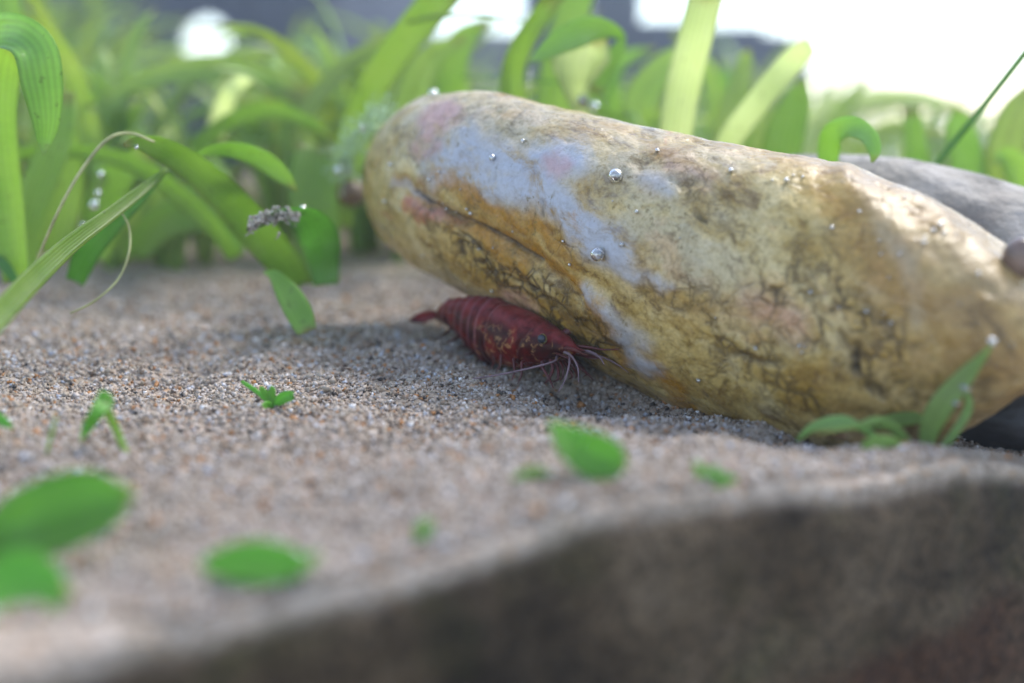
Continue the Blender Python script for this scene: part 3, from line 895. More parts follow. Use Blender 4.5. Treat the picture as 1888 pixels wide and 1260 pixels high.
g11 = plant_at(1075, 480, "bright green plant with a cupped leaf folded sharply at its top", d=11.8)
hero(g11, [(1110, 330, 12.0, 26), (1082, 230, 11.9, 30), (1066, 170, 11.9, 48), (1068, 130, 11.9, 92), (1078, 95, 11.9, 110), (1092, 62, 11.9, 70)], 'leaf_bright', 0.3, cup=0.3)
hero(g11, [(1150, 70, 12.0, 10), (1128, 58, 11.8, 30), (1085, 55, 11.4, 52), (1040, 72, 11.2, 48), (1000, 98, 11.1, 26), (976, 114, 11.0, 4)], 'leaf', [0.6, 0.5, 0.3, 0.2, 0.1, 0])
hero(g11, [(1148, 62, 12.0, 8), (1140, 90, 12.0, 24), (1112, 130, 12.0, 34), (1096, 170, 12.0, 26)], 'leaf', 0.2)
hero(g11, [(1040, 160, 12.4, 10), (1075, 180, 12.3, 18), (1110, 205, 12.2, 18), (1160, 235, 12.1, 16), (1220, 300, 12, 12)], 'leaf_old', 0.0, thick=0.08, cup=0.3, name="stem")

g12 = plant_at(1240, 480, "brightly backlit straight ribbon leaf standing behind the middle of the stone", d=11.6)
hero(g12, [(1235, 340, 11.6, 66), (1246, 240, 11.6, 62), (1262, 150, 11.6, 64), (1285, 60, 11.5, 62), (1310, -40, 11.5, 60)], 'leaf_bright', 0.05)

g13 = plant_at(1360, 480, "ribbon plant with a slanting blunt ended leaf, pale with light from behind", d=12.0)
hero(g13, [(1300, 360, 12.0, 40), (1345, 260, 12.0, 46), (1400, 185, 11.9, 46), (1450, 125, 11.9, 48), (1486, 88, 11.8, 36), (1494, 80, 11.8, 6)], 'leaf_bright', -0.1)
hero(g13, [(1430, 360, 12.4, 60), (1445, 260, 12.4, 74), (1468, 190, 12.4, 50), (1482, 145, 12.4, 10)], 'leaf', 0.1)
hero(g13, [(1320, 340, 14.0, 40), (1350, 220, 14.0, 50), (1372, 120, 14.2, 30), (1380, 90, 14.2, 8)], 'leaf_far', 0.1)

g16 = plant_at(1600, 420, "ribbon plant with a wide pale leaf bowing over level in the glare", d=15.0)
hero(g16, [(1400, 420, 22, 26), (1440, 290, 22, 36), (1500, 220, 22, 44), (1600, 190, 22, 44), (1700, 185, 22, 36), (1800, 215, 22, 16)], 'leaf_bright', 0.3)
hero(g16, [(1690, 430, 14, 40), (1690, 300, 14, 44), (1680, 200, 14, 30)], 'leaf', 0.1)
hero(g16, [(1560, 400, 16, 26), (1580, 300, 16, 34), (1640, 240, 16, 30), (1740, 250, 16, 16)], 'leaf_far', 0.2)
g17 = plant_at(1850, 420, "ribbon plant of broad upright blurred leaves past the thin stalk", d=13.0)
hero(g17, [(1800, 480, 13, 50), (1790, 340, 13, 60), (1770, 240, 13, 50), (1760, 200, 13, 10)], 'leaf', 0.1)
hero(g17, [(1860, 480, 13, 50), (1850, 320, 13, 66), (1870, 220, 13, 60), (1900, 160, 13, 20)], 'leaf_far', 0.1)
hero(g17, [(1920, 480, 12.5, 50), (1900, 360, 12.5, 60), (1860, 290, 12.5, 40), (1830, 300, 12.5, 8)], 'leaf_fresh', 0.1)
g18 = plant_at(730, 420, "ribbon plant with leaves fanning out just past the blunt end of the stone", d=14.0)
hero(g18, [(740, 420, 14, 50), (745, 260, 14, 60), (765, 160, 14, 60), (800, 100, 14, 40), (860, 70, 14, 10)], 'leaf_far', 0.1)
hero(g18, [(860, 420, 15, 50), (850, 260, 15, 60), (830, 150, 15, 60), (850, 80, 15, 50), (900, 40, 15, 14)], 'leaf_fresh', 0.1)
hero(g18, [(1010, 420, 14.5, 50), (1020, 260, 14.5, 70), (1030, 120, 14.5, 66), (1060, 10, 14.5, 60), (1080, -60, 14.5, 50)], 'leaf_fresh', 0.1)
hero(g18, [(1190, 420, 15, 50), (1190, 260, 15, 60), (1180, 190, 15, 66), (1230, 120, 15, 50), (1300, 90, 15, 20)], 'leaf_far', 0.1)
g19 = plant_at(90, 440, "ribbon plant of wide upright leaves close behind the arched low leaf", d=12.5)
hero(g19, [(100, 470, 12.5, 50), (110, 380, 12.5, 80), (105, 280, 12.5, 90), (90, 180, 12.5, 60)], 'leaf_fresh', 0.2)
hero(g19, [(180, 480, 13, 40), (190, 400, 13, 70), (215, 330, 13, 60), (280, 280, 13, 30)], 'leaf_fresh', 0.1)
hero(g19, [(250, 470, 13.5, 40), (290, 420, 13.5, 60), (350, 400, 13.5, 56), (420, 430, 13.5, 20)], 'leaf', 0.1)
hero(g19, [(20, 60, 14, 50), (5, 0, 14, 60), (0, -80, 14, 60)], 'leaf_fresh', 0.0)
g20 = plant_at(1380, 420, "ribbon plant with loosely crossing thin blades between the two glowing slanted leaves", d=17.0)
for a_, m_ in (([(1330, 420, 17, 30), (1325, 250, 17, 34), (1300, 120, 17, 30), (1240, 60, 17, 10)], 'leaf_far'), ([(1380, 420, 18, 30), (1400, 240, 18, 34), (1440, 120, 18, 30), (1500, 60, 18, 8)], 'leaf_far'),
               ([(1290, 420, 16, 26), (1180, 280, 16, 30), (1130, 180, 16, 30), (1150, 110, 16, 24), (1210, 90, 16, 6)], 'leaf_fresh'), ([(1420, 420, 19, 34), (1380, 260, 19, 36), (1340, 170, 19, 34), (1330, 110, 19, 8)], 'leaf'),
               ([(1500, 420, 19, 34), (1530, 260, 19, 40), (1560, 190, 19, 30), (1600, 150, 19, 8)], 'leaf_far')):
    hero(g20, a_, m_, 0.15)
g14 = plant_at(1540, 420, "short curled leaf drooping over the top edge of the stones", "leaf", name="curled_leaf", d=10.4)
hero(g14, [(1528, 330, 10.3, 30), (1528, 280, 10.2, 40), (1538, 248, 10.0, 46), (1570, 236, 9.8, 42), (1600, 250, 9.6, 32), (1612, 278, 9.5, 24), (1608, 300, 9.5, 5)], 'leaf', [0.1, 0.1, 0.4, 0.5, 0.3, 0.1, 0])
g15 = plant_at(1740, 420, "thin straight bluish stalk slanting up behind the grey stone", "stalk", name="stalk", d=11.0)
me = tube_mesh([P(1690, 360, 11.2), P(1730, 300, 11.0), (P(1810, 200, 10.7)), P(1900, 85, 10.3)], [0.035, 0.034, 0.032, 0.028], 30, 8, "stalk", M['leaf_dark'])
me.transform(Matrix.Translation(-g15.location))
link("stem", me, g15)
me = tube_mesh([P(752, 42, 12.6), P(800, 32, 12.5), P(880, 29, 12.4), P(985, 42, 12.3), P(1010, 36, 12.3)], [0.02, 0.024, 0.02, 0.016, 0.03], 40, 8, "runner_stem", M['leaf_old'])
props(link("runner_stem", me), "thin olive runner stem stretched level between two upright leaves", "stem")
me = tube_mesh([P(850, 142, 12.9), P(960, 146, 12.7), P(1070, 160, 12.5), P(1120, 185, 12.4)], [0.012, 0.012, 0.012, 0.01], 30, 6, "runner_stem", M['leaf_dark'])
props(link("runner_stem", me), "hair thin dark runner stem crossing behind the thick pale stem", "stem")

# ------------------------------------------------------------------ thicket of plants further back
def make_clump(seed, mat, nleaf, hmax, wid):
    R = random.Random(seed)
    out = []
    for k in range(nleaf):
        a = R.uniform(0, 2 * math.pi)
        lean = R.uniform(0.25, 1.3)
        H = hmax * R.uniform(0.55, 1.0)
        dirv = Vector((math.cos(a), math.sin(a), 0))
        rch = H * lean
        droop = R.uniform(0.0, 0.55) if lean > 0.7 else 0.0
        pts = [Vector((0, 0, -0.1)) + dirv * 0.05, dirv * rch * 0.12 + Vector((0, 0, H * 0.4)), dirv * rch * 0.38 + Vector((0, 0, H * 0.78)),
               dirv * rch * 0.72 + Vector((0, 0, H * (1.0 - droop * 0.3))), dirv * rch * 1.05 + Vector((0, 0, H * (1.08 - droop)))]
        w0 = wid * R.uniform(0.7, 1.25)
        sd = Vector((-dirv.y, dirv.x, R.uniform(-0.4, 0.4)))
        out.append(blade_mesh(pts, [w0 * 0.6, w0 * 0.95, w0, w0 * 0.8, 0.02], R.uniform(-0.3, 0.3), n=16, thick=0.014, cup=0.15, mat=M[mat], name="leaf", side=sd))
    return out

clumps = [make_clump(11 + k, m, n_, h, w_) for k, (m, n_, h, w_) in enumerate([
    ('leaf_far', 9, 2.6, 0.20), ('leaf', 8, 3.2, 0.22), ('leaf_far', 10, 2.0, 0.17), ('leaf_fresh', 8, 2.6, 0.20), ('leaf_far', 9, 3.4, 0.22), ('leaf_far', 8, 4.2, 0.26), ('leaf_bright', 8, 2.4, 0.17)])]

def place_clump(kind, x, y, rz, sc, label, group):
    e = props(empty("ribbon_plant", (x, y, hz(x, y) - 0.02), (0, 0, rz)), label, "water plant", group)
    e.scale = (sc, sc, sc)
    for me in clumps[kind]:
        link("leaf", me, e)
    return e

R = random.Random(5)
for k in range(230):
    y = R.uniform(14.5, 29)
    u = R.uniform(-0.54, 0.56)
    x = u * y
    pxc = 944 + FPX * u
    lab, grp = ("small arching ribbon plant in the dim green thicket beyond the bare sand", "ribbon plants of the dim thicket") if pxc < 620 else \
               (("ribbon plant in the hazy thicket behind the blunt end of the stone", "ribbon plants behind the stone's blunt end") if pxc < 1180 else
                ("backlit ribbon plant in the sparse row behind the grey stone", "ribbon plants behind the grey stone"))
    if pxc > 1380 and y < 19: continue
    if 250 < pxc < 500 and y > 17: continue
    KD = {0: 'pale mid green', 1: 'broad fresh green', 2: 'short pale green', 3: 'bright yellow green', 4: 'tall pale green', 5: 'tallest pale green', 6: 'glowing whitish green'}
    kind = R.choice([0, 2, 3, 4, 0, 1, 6]) if pxc < 1200 else R.choice([2, 0, 3, 1, 6, 6])
    sc = R.uniform(0.7, 1.15) * (1.1 if pxc < 700 else (0.95 if pxc < 1200 else 0.8))
    place_clump(kind, x, y, R.uniform(0, 6.28), sc, KD[kind] + ' ' + lab.replace('small ', '').replace('backlit ', ''), grp)

# tall dark bushy mass near the far wall
for k in range(70):
    y = R.uniform(27, 36)
    u = R.uniform(-0.52, -0.06) if k < 48 else R.uniform(-0.06, 0.32)
    x = u * y
    if -0.36 < u < -0.21: continue
    place_clump(R.choice([4, 5, 0, 1, 2, 3]), x, y, R.uniform(0, 6.28), R.uniform(1.2, 2.1) if u < -0.2 else R.uniform(0.8, 1.2),
                ("tall ribbon plant growing close in front of the slate wall below the added round hole" if -0.42 < u < -0.15 else ("tall ribbon plant at the slate wall, beyond the leaf that folds over" if u < -0.4 else "tall ribbon plant at the slate wall, beyond the stone")), "tall plants before the slate wall")

# ------------------------------------------------------------------ far surroundings
gm = NT("pale_paving")
gm.bump(gm.noise(0.2, 5), 0.3, 1.0)
M['ground'] = gm.set(Base_Color=gm.ramp(gm.noise(0.02, 5), [(0.3, (0.34, 0.35, 0.34)), (0.7, (0.46, 0.46, 0.44))]), Roughness=0.8)
def quad_sheet(x0, x1, y0, y1, z, mat, name):
    nx, ny = 40, 40
    X, Y = np.meshgrid(np.linspace(x0, x1, nx), np.linspace(y0, y1, ny), indexing='ij')
    return mesh_from(np.stack([X.ravel(), Y.ravel(), np.full(X.size, z)], -1), grid_faces(nx, ny)[:, ::-1], name, mat)
props(link("ground", quad_sheet(-60000, 60000, -60000, 60000, -3.5, M['ground'], "ground")), "pale paving around the planted sand bed", "ground", kind='structure')

wm = NT("slate_panel")
M['slate'] = wm.set(Base_Color=wm.ramp(wm.noise(0.25, 4), [(0.3, (0.030, 0.042, 0.085)), (0.6, (0.055, 0.065, 0.10)), (0.8, (0.10, 0.11, 0.15))]), Roughness=0.7)
M['slate_pale'] = mat_simple("pale_slate_panel", (0.20, 0.20, 0.25), 0.7, 0.25, 0.2)

def panel(px0, px1, pyt, d, mat, parent, hole=None, thick=0.8, zb=-3.4):
    """upright board between two sight columns at depth d; hole = (px, py, radius cm)"""
    a, b = P(px0, 300, d), P(px1, 300, d)
    zt = P((px0 + px1) / 2, pyt, d).z
    if hole is None:
        V = [(a.x, d, zb), (b.x, d, zb), (b.x, d, zt), (a.x, d, zt)]
        V += [(x, y + thick, z) for x, y, z in V]
        f = [[0, 1, 2, 3], [5, 4, 7, 6], [4, 0, 3, 7], [1, 5, 6, 2], [3, 2, 6, 7], [4, 5, 1, 0]]
        return link("panel", mesh_from(V, f, "panel", mat, smooth=False), parent)
    h = P(hole[0], hole[1], d); r = hole[2]; n = 32
    ring = [(h.x + r * math.cos(2 * math.pi * k / n), h.z + r * math.sin(2 * math.pi * k / n)) for k in range(n)]
    out = []
    for k in range(n):
        c, s = math.cos(2 * math.pi * k / n), math.sin(2 * math.pi * k / n)
        tx = (b.x - h.x) / c if c > 1e-6 else ((a.x - h.x) / c if c < -1e-6 else 1e9)
        tz = (zt - h.z) / s if s > 1e-6 else ((zb - h.z) / s if s < -1e-6 else 1e9)
        t = min(tx, tz)
        out.append((h.x + t * c, h.z + t * s))
    V = [(x, d, z) for x, z in ring] + [(x, d, z) for x, z in out] + [(x, d + thick, z) for x, z in ring] + [(x, d + thick, z) for x, z in out]
    f = []
    for k in range(n):
        j = (k + 1) % n
        f += [[k, j, n + j, n + k], [2 * n + j, 2 * n + k, 3 * n + k, 3 * n + j], [j, k, 2 * n + k, 2 * n + j], [n + k, n + j, 3 * n + j, 3 * n + k]]
    return link("panel", mesh_from(V, f, "panel", mat, smooth=False), parent)

wall = props(empty("panel_wall", (0, 42, -3.4)), "dark slate panel wall with an added round hole that makes a bright blurred disc of sky", "wall")
def wp(*a, **k):
    o = panel(*a, **k)
    o.data.transform(Matrix.Translation(-Vector((0, 42, -3.4)) * CM))
wp(-500, 118, -330, 42, M['slate'], wall)
wp(122, 470, -330, 42, M['slate'], wall, hole=(376, 78, 0.98))  # hole added to let sky make a bright blurred disc
wp(474, 610, -330, 42, M['slate'], wall)
wp(614, 790, -330, 42.4, M['slate_pale'], wall)
wp(794, 960, 62, 42, M['slate_pale'], wall)
for a_, b_, t_ in ((964, 1080, -60), (1084, 1176, -60), (1180, 1300, 40), (1304, 1400, 50), (1404, 1450, 64), (1454, 1486, 120)):
    wp(a_, b_, t_, 42, M['slate'], wall)

# ------------------------------------------------------------------ shrimp
def mat_shrimp():
    k = NT("red_shell")
    n = k.noise(5, 4)
    c = k.ramp(n, [(0.36, (0.022, 0.0004, 0.001)), (0.5, (0.060, 0.001, 0.0015)), (0.64, (0.17, 0.005, 0.002))])
    st = k.attr('stripe')
    c = k.mix(k.math('MULTIPLY', st, k.ramp(k.noise(14, 4), [(0.35, 0.2), (0.6, 0.85)])), c, (0.22, 0.035, 0.035))
    sg = k.attr('edge')
    c = k.mix(k.math('MULTIPLY', sg, 0.7), c, (0.26, 0.10, 0.12))
    c = k.mix(k.math('MULTIPLY', k.attr('joint'), 0.8), c, (0.035, 0.002, 0.004))
    # yellowish flecks on carapace and flanks
    nc = k.noisec(6, 3)
    wv = k.n('ShaderNodeVectorMath', operation='MULTIPLY_ADD')
    k.l(nc, wv.inputs[0]); wv.inputs[1].default_value = (0.25, 0.25, 0.25); k.l(k.co, wv.inputs[2])
    d = k.voro(13, 'DISTANCE_TO_EDGE', wv.outputs[0])
    fl = k.ramp(d, [(0.0, 1.0), (0.06, 0.5), (0.13, 0.0)])
    fz = k.ramp(k.noise(11, 3), [(0.50, 0.0), (0.58, 1.0)])
    f = k.math('MULTIPLY', k.math('MULTIPLY', fl, fz), k.attr('fleck'))
    c = k.mix(k.math('MULTIPLY', f, 0.75), c, (0.55, 0.30, 0.12))
    k.bump(k.noise(22, 4), 0.3, 0.01)
    k.set(Base_Color=c, Roughness=0.33, Specular_IOR_Level=0.15, Subsurface_Weight=0.15)
    k.b.inputs['Subsurface Radius'].default_value = (0.0012, 0.0003, 0.0002)
    return k.m
M['shell'] = mat_shrimp()
M['limb'] = mat_simple("red_limb", (0.09, 0.010, 0.010), 0.4, 0.5, 12)
M['feeler'] = mat_simple("grey_feeler", (0.19, 0.12, 0.14), 0.4, 0.3, 12)
M['eye'] = mat_simple("shrimp_eye", (0.03, 0.035, 0.05), 0.12, 0.4, 30)
M['eye_rim'] = mat_simple("eye_rim", (0.20, 0.16, 0.05), 0.3, 0.4, 30)

def build_shrimp():
    head = Vector((0.70, 8.15)); tail = Vector((-0.82, 10.1))
    L = (head - tail).length
    yaw = math.atan2(head.y - tail.y, head.x - tail.x)
    mid = (head + tail) / 2
    gz = hz(mid.x, mid.y)
    root = props(empty("shrimp", (mid.x, mid.y, gz), (0, 0, yaw)), "small dark red shrimp resting on the sand under the overhang of the stone", "shrimp")
    # local x runs from tail to head, z up; columns: x, z centre, half height, half width
    T = [(-1.02, 0.27, 0.015, 0.03), (-0.98, 0.29, 0.045, 0.05), (-0.92, 0.32, 0.085, 0.07), (-0.82, 0.345, 0.105, 0.09), (-0.70, 0.35, 0.125, 0.105), (-0.58, 0.34, 0.155, 0.125),
         (-0.45, 0.32, 0.195, 0.15), (-0.30, 0.295, 0.23, 0.175), (-0.15, 0.275, 0.25, 0.195), (0.0, 0.265, 0.265, 0.215), (0.15, 0.26, 0.26, 0.215), (0.30, 0.26, 0.24, 0.205),
         (0.45, 0.262, 0.205, 0.185), (0.58, 0.265, 0.165, 0.155), (0.68, 0.27, 0.13, 0.125), (0.78, 0.275, 0.095, 0.095), (0.86, 0.275, 0.060, 0.06), (0.93, 0.28, 0.022, 0.02), (1.02, 0.285, 0.004, 0.004)]
    T = np.array(T)
    nx, na = 260, 72
    xs = np.linspace(-1.02, 1.0199, nx)
    zc, ah, aw = interp(xs, T)
    ah = np.maximum(ah, 0.003); aw = np.maximum(aw, 0.003)
    # six overlapping abdominal rings
    edges = [-0.80, -0.66, -0.53, -0.40, -0.27, -0.14]
    stepf = np.zeros(nx); edge = np.zeros(nx); dark = np.zeros(nx)
    for e in edges:
        dd = xs - e
        stepf += np.where((dd >= 0) & (dd < 0.13), 0.17 * np.exp(-dd / 0.06), 0)
        edge = np.maximum(edge, np.exp(-((dd - 0.010) / 0.010) ** 2)); dark = np.maximum(dark, np.exp(-((dd + 0.014) / 0.014) ** 2))
    stepf -= 0.05 * np.exp(-((xs + 0.02) / 0.012) ** 2)      # groove at the rear of the carapace
    edge = np.maximum(edge, 0.6 * np.exp(-((xs + 0.0) / 0.008) ** 2))
    V = np.zeros((nx, na, 3)); ST = np.zeros((nx, na)); ED = np.zeros((nx, na)); FL = np.zeros((nx, na))
    th = np.linspace(0, 2 * math.pi, na, endpoint=False)
    for i in range(nx):
        ct, st = np.cos(th), np.sin(th)
        f = 1 + stepf[i]
        z = zc[i] + ah[i] * f * np.where(ct > 0, ct, ct * 0.98)
        wv = aw[i] * f * (1 + 0.10 * np.clip(-ct, 0, 1)) * st
        # side plates of the abdomen end in scallops low down
        sc = 0.0
        if -0.82 < xs[i] < -0.1:
            ph = ((xs[i] + 0.80) % 0.13) / 0.13
            sc = 0.035 * math.sin(math.pi * ph) * np.clip(-ct - 0.5, 0, 1) * 2
        z = z - sc
        # carapace relief: branchial bulge and groove
        bul = 0.0
        if xs[i] > 0.0:
            bul = 0.014 * np.exp(-((xs[i] - 0.22) / 0.14) ** 2) * np.exp(-((ct + 0.25) / 0.5) ** 2)
            bul = bul - 0.012 * np.exp(-((xs[i] - 0.42 - 0.1 * ct) / 0.018) ** 2)
        V[i, :, 0] = xs[i] - 0.03 * stepf[i] * 0
        V[i, :, 1] = wv + np.sign(st) * bul
        V[i, :, 2] = z
        ST[i] = sstep(0.35, 0.75, ct) * (1 if xs[i] > -0.8 else 0.3)  # pinkish back stripe, broadened to paint ridge light on the shell
        ED[i] = edge[i] * sstep(-1.0, -0.3, ct)
        FL[i] = sstep(-0.25, 0.05, xs[i]) * 0.7 * sstep(0.75, 0.2, ct) + 0.45 * sstep(0.0, -0.7, ct)
    p = V.reshape(-1, 3)
    N = np.stack([np.zeros(len(p)), p[:, 1], p[:, 2] - np.repeat(zc, na)], -1)
    N /= np.linalg.norm(N, axis=1)[:, None] + 1e-9
    p = p + N * (0.006 * fbm(p * 9, 3))[:, None]
    f = [list(q) for q in grid_faces(nx, na, True)]
    me = mesh_from(p, np.array(f)[:, ::-1], "body", M['shell'])
    GR = np.repeat(dark[:, None], na, 1)
    for nm, a in (("stripe", ST), ("edge", ED), ("fleck", FL), ("joint", GR)):
        at = me.attributes.new(nm, 'FLOAT', 'POINT'); at.data.foreach_set("value", a.ravel().astype(np.float32))
    link("body", me, root)
    # tail fan
    for s in (-1, 1):
        for ang, ln, wd in ((0.14, 0.36, 0.12), (0.45, 0.32, 0.13)):
            d = Vector((-math.cos(ang), s * math.sin(ang), -0.22))
            b = Vector((-0.93, s * 0.03, 0.31))
            me = blade_mesh([b, b + d * ln * 0.35, b + d * ln * 0.75, b + d * ln], [0.03, wd, wd * 0.9, 0.02], 0, n=14, thick=0.012, cup=0.1, mat=M['shell'], name="tail_fan", side=(0, 1, 0.9))
            link("tail_fan", me, root)
    def tube(name, pts, rad, mat, n=24, sides=8, parent=root):
        return link(name, tube_mesh(pts, rad, n, sides, name, M[mat]), parent)
    # eyes on short stalks
    ico = uv_sphere(0.036, 20, 14)
    for s in (-1, 1):
        c = Vector((0.66, s * 0.135, 0.345))
        if s > 0: c = Vector((0.72, 0.26, 0.46))
        stk = tube("eye_stalk", [Vector((0.60, s * 0.06, 0.31)), (Vector((0.60, s * 0.06, 0.31)) + c) / 2, c], [0.035, 0.034, 0.038], 'limb', 10, 10)
        eb = link("eye", mesh_from(ico[0], ico[1], "eye", M['eye']), root, c + Vector((0.008, s * 0.012, 0.004)))
        rim = link("eye_rim", mesh_from(np.array(ico[0]) * np.array([1.18, 0.8, 1.18]), ico[1], "eye_rim", M['eye_rim']), root, c + Vector((0, -s * 0.004, 0)))
    # antennal scales
    for s in (-1, 1):
        b = Vector((0.74, s * 0.07, 0.24))
        link("antennal_scale", blade_mesh([b, b + Vector((0.12, s * 0.03, 0.0)), b + Vector((0.24, s * 0.035, -0.01)), b + Vector((0.31, s * 0.03, -0.02))], [0.04, 0.08, 0.07, 0.01], 0, n=12, thick=0.012, mat=M['limb'], name="antennal_scale", side=(0, 1, 0.4 * s)), root)
        tube("antennule", [Vector((0.80, s * 0.04, 0.28)), Vector((0.95, s * 0.07, 0.30)), Vector((1.12, s * 0.12, 0.30)), Vector((1.30, s * 0.22, 0.33))], [0.020, 0.014, 0.007, 0.003], 'limb')
        tube("antennule", [Vector((0.82, s * 0.05, 0.26)), Vector((0.98, s * 0.10, 0.25)), Vector((1.14, s * 0.18, 0.20)), Vector((1.24, s * 0.26, 0.12))], [0.014, 0.009, 0.006, 0.003], 'feeler')
    # the two antennae: one sweeps back past the near flank, one hangs down in front
    tube("antenna", [Vector((0.78, -0.08, 0.22)), Vector((0.86, -0.20, 0.20)), Vector((0.70, -0.42, 0.13)), Vector((0.50, -0.62, 0.07)), Vector((0.34, -0.74, 0.04))], [0.010, 0.009, 0.008, 0.006, 0.003], 'feeler', 30)
    tube("antenna", [Vector((0.80, 0.02, 0.22)), Vector((0.95, -0.10, 0.24)), Vector((1.06, -0.20, 0.20)), Vector((1.10, -0.28, 0.10)), Vector((1.10, -0.34, 0.03))], [0.010, 0.009, 0.008, 0.006, 0.003], 'feeler', 30)
    tube("antenna", [Vector((0.80, 0.02, 0.23)), Vector((0.98, 0.06, 0.27)), Vector((1.16, 0.02, 0.26)), Vector((1.30, -0.06, 0.24))], [0.016, 0.014, 0.010, 0.004], 'feeler', 24)
    # claws folded under the mouth and walking legs
    for s in (-1, 1):
        for k in range(5):
            x0 = 0.62 - 0.13 * k
            y0 = s * 0.09
            out = 0.09 + 0.045 * ((k * 3) % 4)
            sw = 0.18 - 0.05 * k - 0.05 * (k % 2)
            knee = Vector((x0 + sw * 0.6, s * (0.14 + out * 0.45), 0.15 if k else 0.12))
            foot = Vector((x0 + sw * 1.5, s * (0.12 + out), 0.0))
            leg = tube("leg", [Vector((x0, y0, 0.16)), Vector((x0 + sw * 0.2, s * 0.13, 0.10)), knee, (knee + foot) / 2 + Vector((0.02, 0, -0.01)), foot],
                       [0.020, 0.018, 0.013, 0.009, 0.004], 'limb', 24, 8)
        for k in range(5):
            x0 = -0.08 - 0.14 * k
            b = Vector((x0, s * 0.11, 0.10 + 0.035 * k))
            link("swimmeret", blade_mesh([b, b + Vector((-0.05, s * 0.02, -0.05)), b + Vector((-0.11, s * 0.035, -0.08)), b + Vector((-0.15, s * 0.04, -0.085))], [0.04, 0.06, 0.045, 0.01], 0, n=10, thick=0.012, mat=M['limb'], name="swimmeret", side=(0.3, s, 0.3)), root)
    for k in range(6):
        a = (k - 2.5) * 0.05
        tube("mouthpart", [Vector((0.72, a * 0.8, 0.18)), Vector((0.78, a, 0.12)), Vector((0.80 + 0.03 * (k % 2), a * 1.5, 0.05)), Vector((0.77, a * 1.6, 0.01))], [0.016, 0.014, 0.010, 0.004], 'limb', 16, 6)
    return root

def uv_sphere(r, nu=16, nv=10):
    V = [(0, 0, r)]
    for i in range(1, nv):
        t = math.pi * i / nv
        for j in range(nu):
            a = 2 * math.pi * j / nu
            V.append((r * math.sin(t) * math.cos(a), r * math.sin(t) * math.sin(a), r * math.cos(t)))
    V.append((0, 0, -r))
    f = []
    for j in range(nu):
        f.append([0, 1 + j, 1 + (j + 1) % nu])
        f.append([len(V) - 1, 1 + (nv - 2) * nu + (j + 1) % nu, 1 + (nv - 2) * nu + j])
    for i in range(nv - 2):
        for j in range(nu):
            a = 1 + i * nu + j; b = 1 + i * nu + (j + 1) % nu
            f.append([a, a + nu, b + nu, b])
    return V, f
build_shrimp()

# ------------------------------------------------------------------ small plants rooted in the near sand
def oval(plant, c, direction, length, width, mat='seedling', up=(0, 0, 1), cup=0.2, stem=None, name="leaf", tilt=0.0, thick=0.05):
    d = Vector(direction).normalized()
    c = Vector(c)
    org = Vector(plant.location) / CM
    side = d.cross(Vector(up)).normalized()
    pts = [c - d * length / 2, c - d * length * 0.35 + Vector(up) * 0.02, c + Vector(up) * 0.05, c + d * length * 0.35 + Vector(up) * 0.02, c + d * length / 2]
    me = blade_mesh(pts, [0.03, width * 0.78, width, width * 0.75, 0.03], tilt, n=22, thick=thick, cup=cup, mat=M[mat], name=name, side=tuple(side))
    me.transform(Matrix.Translation(-org * CM))
    return link(name, me, plant)

def stem_part(plant, pts, r, mat='seedling', name="stem"):
    org = Vector(plant.location) / CM
    me = tube_mesh(pts, [r] * len(pts), 14, 6, name, M[mat])
    me.transform(Matrix.Translation(-org * CM))
    return link(name, me, plant)

s1 = plant_at(505, 752, "tiny seedling with five bright green leaflets alone on the open sand", "seedling", name="seedling")
o1 = Vector(s1.location) / CM
d1 = o1.y
for (x, y, wd, dd) in ((445, 705, 9, 0.1), (478, 716, 12, 0.0), (497, 716, 15, 0.02), (535, 728, 22, -0.03), (480, 750, 14, -0.1)):
    hero(s1, [(505, 750, d1, 7), ((505 + x) / 2, (750 + y) / 2 - 4, d1 + dd / 2, wd), (x + 4, y + 1, d1 + dd, wd * 0.8), (x, y, d1 + dd, 3)], 'seedling', 0.1, n=14, thick=0.02)

s2 = plant_at(190, 830, "spindly seedling bent over like an upside down letter V", "seedling", name="seedling")
d2 = (Vector(s2.location) / CM).y
hero(s2, [(236, 845, d2, 12), (218, 800, d2 + 0.1, 14), (200, 762, d2 + 0.1, 16), (190, 738, d2 + 0.1, 22)], 'leaf', 0.1, n=16, thick=0.04, name="stem")
hero(s2, [(186, 722, d2 + 0.1, 10), (192, 740, d2 + 0.1, 34), (178, 762, d2, 26), (160, 790, d2, 20), (150, 812, d2 - 0.1, 5)], 'seedling', 0.2, n=18, thick=0.03)
s3 = plant_at(90, 840, "faint thin olive sprig standing in the sand", "seedling", name="seedling")
d3 = (Vector(s3.location) / CM).y
hero(s3, [(85, 840, d3, 5), (95, 800, d3, 7), (105, 765, d3, 4)], 'leaf_old', 0.0, n=10, name="stem")
s4 = plant_at(-10, 800, "small green leaf tip poking in low over the sand", "seedling", name="seedling")
d4 = (Vector(s4.location) / CM).y
hero(s4, [(-40, 770, d4, 14), (-5, 772, d4, 24), (24, 790, d4, 5)], 'seedling', 0.0, n=10)

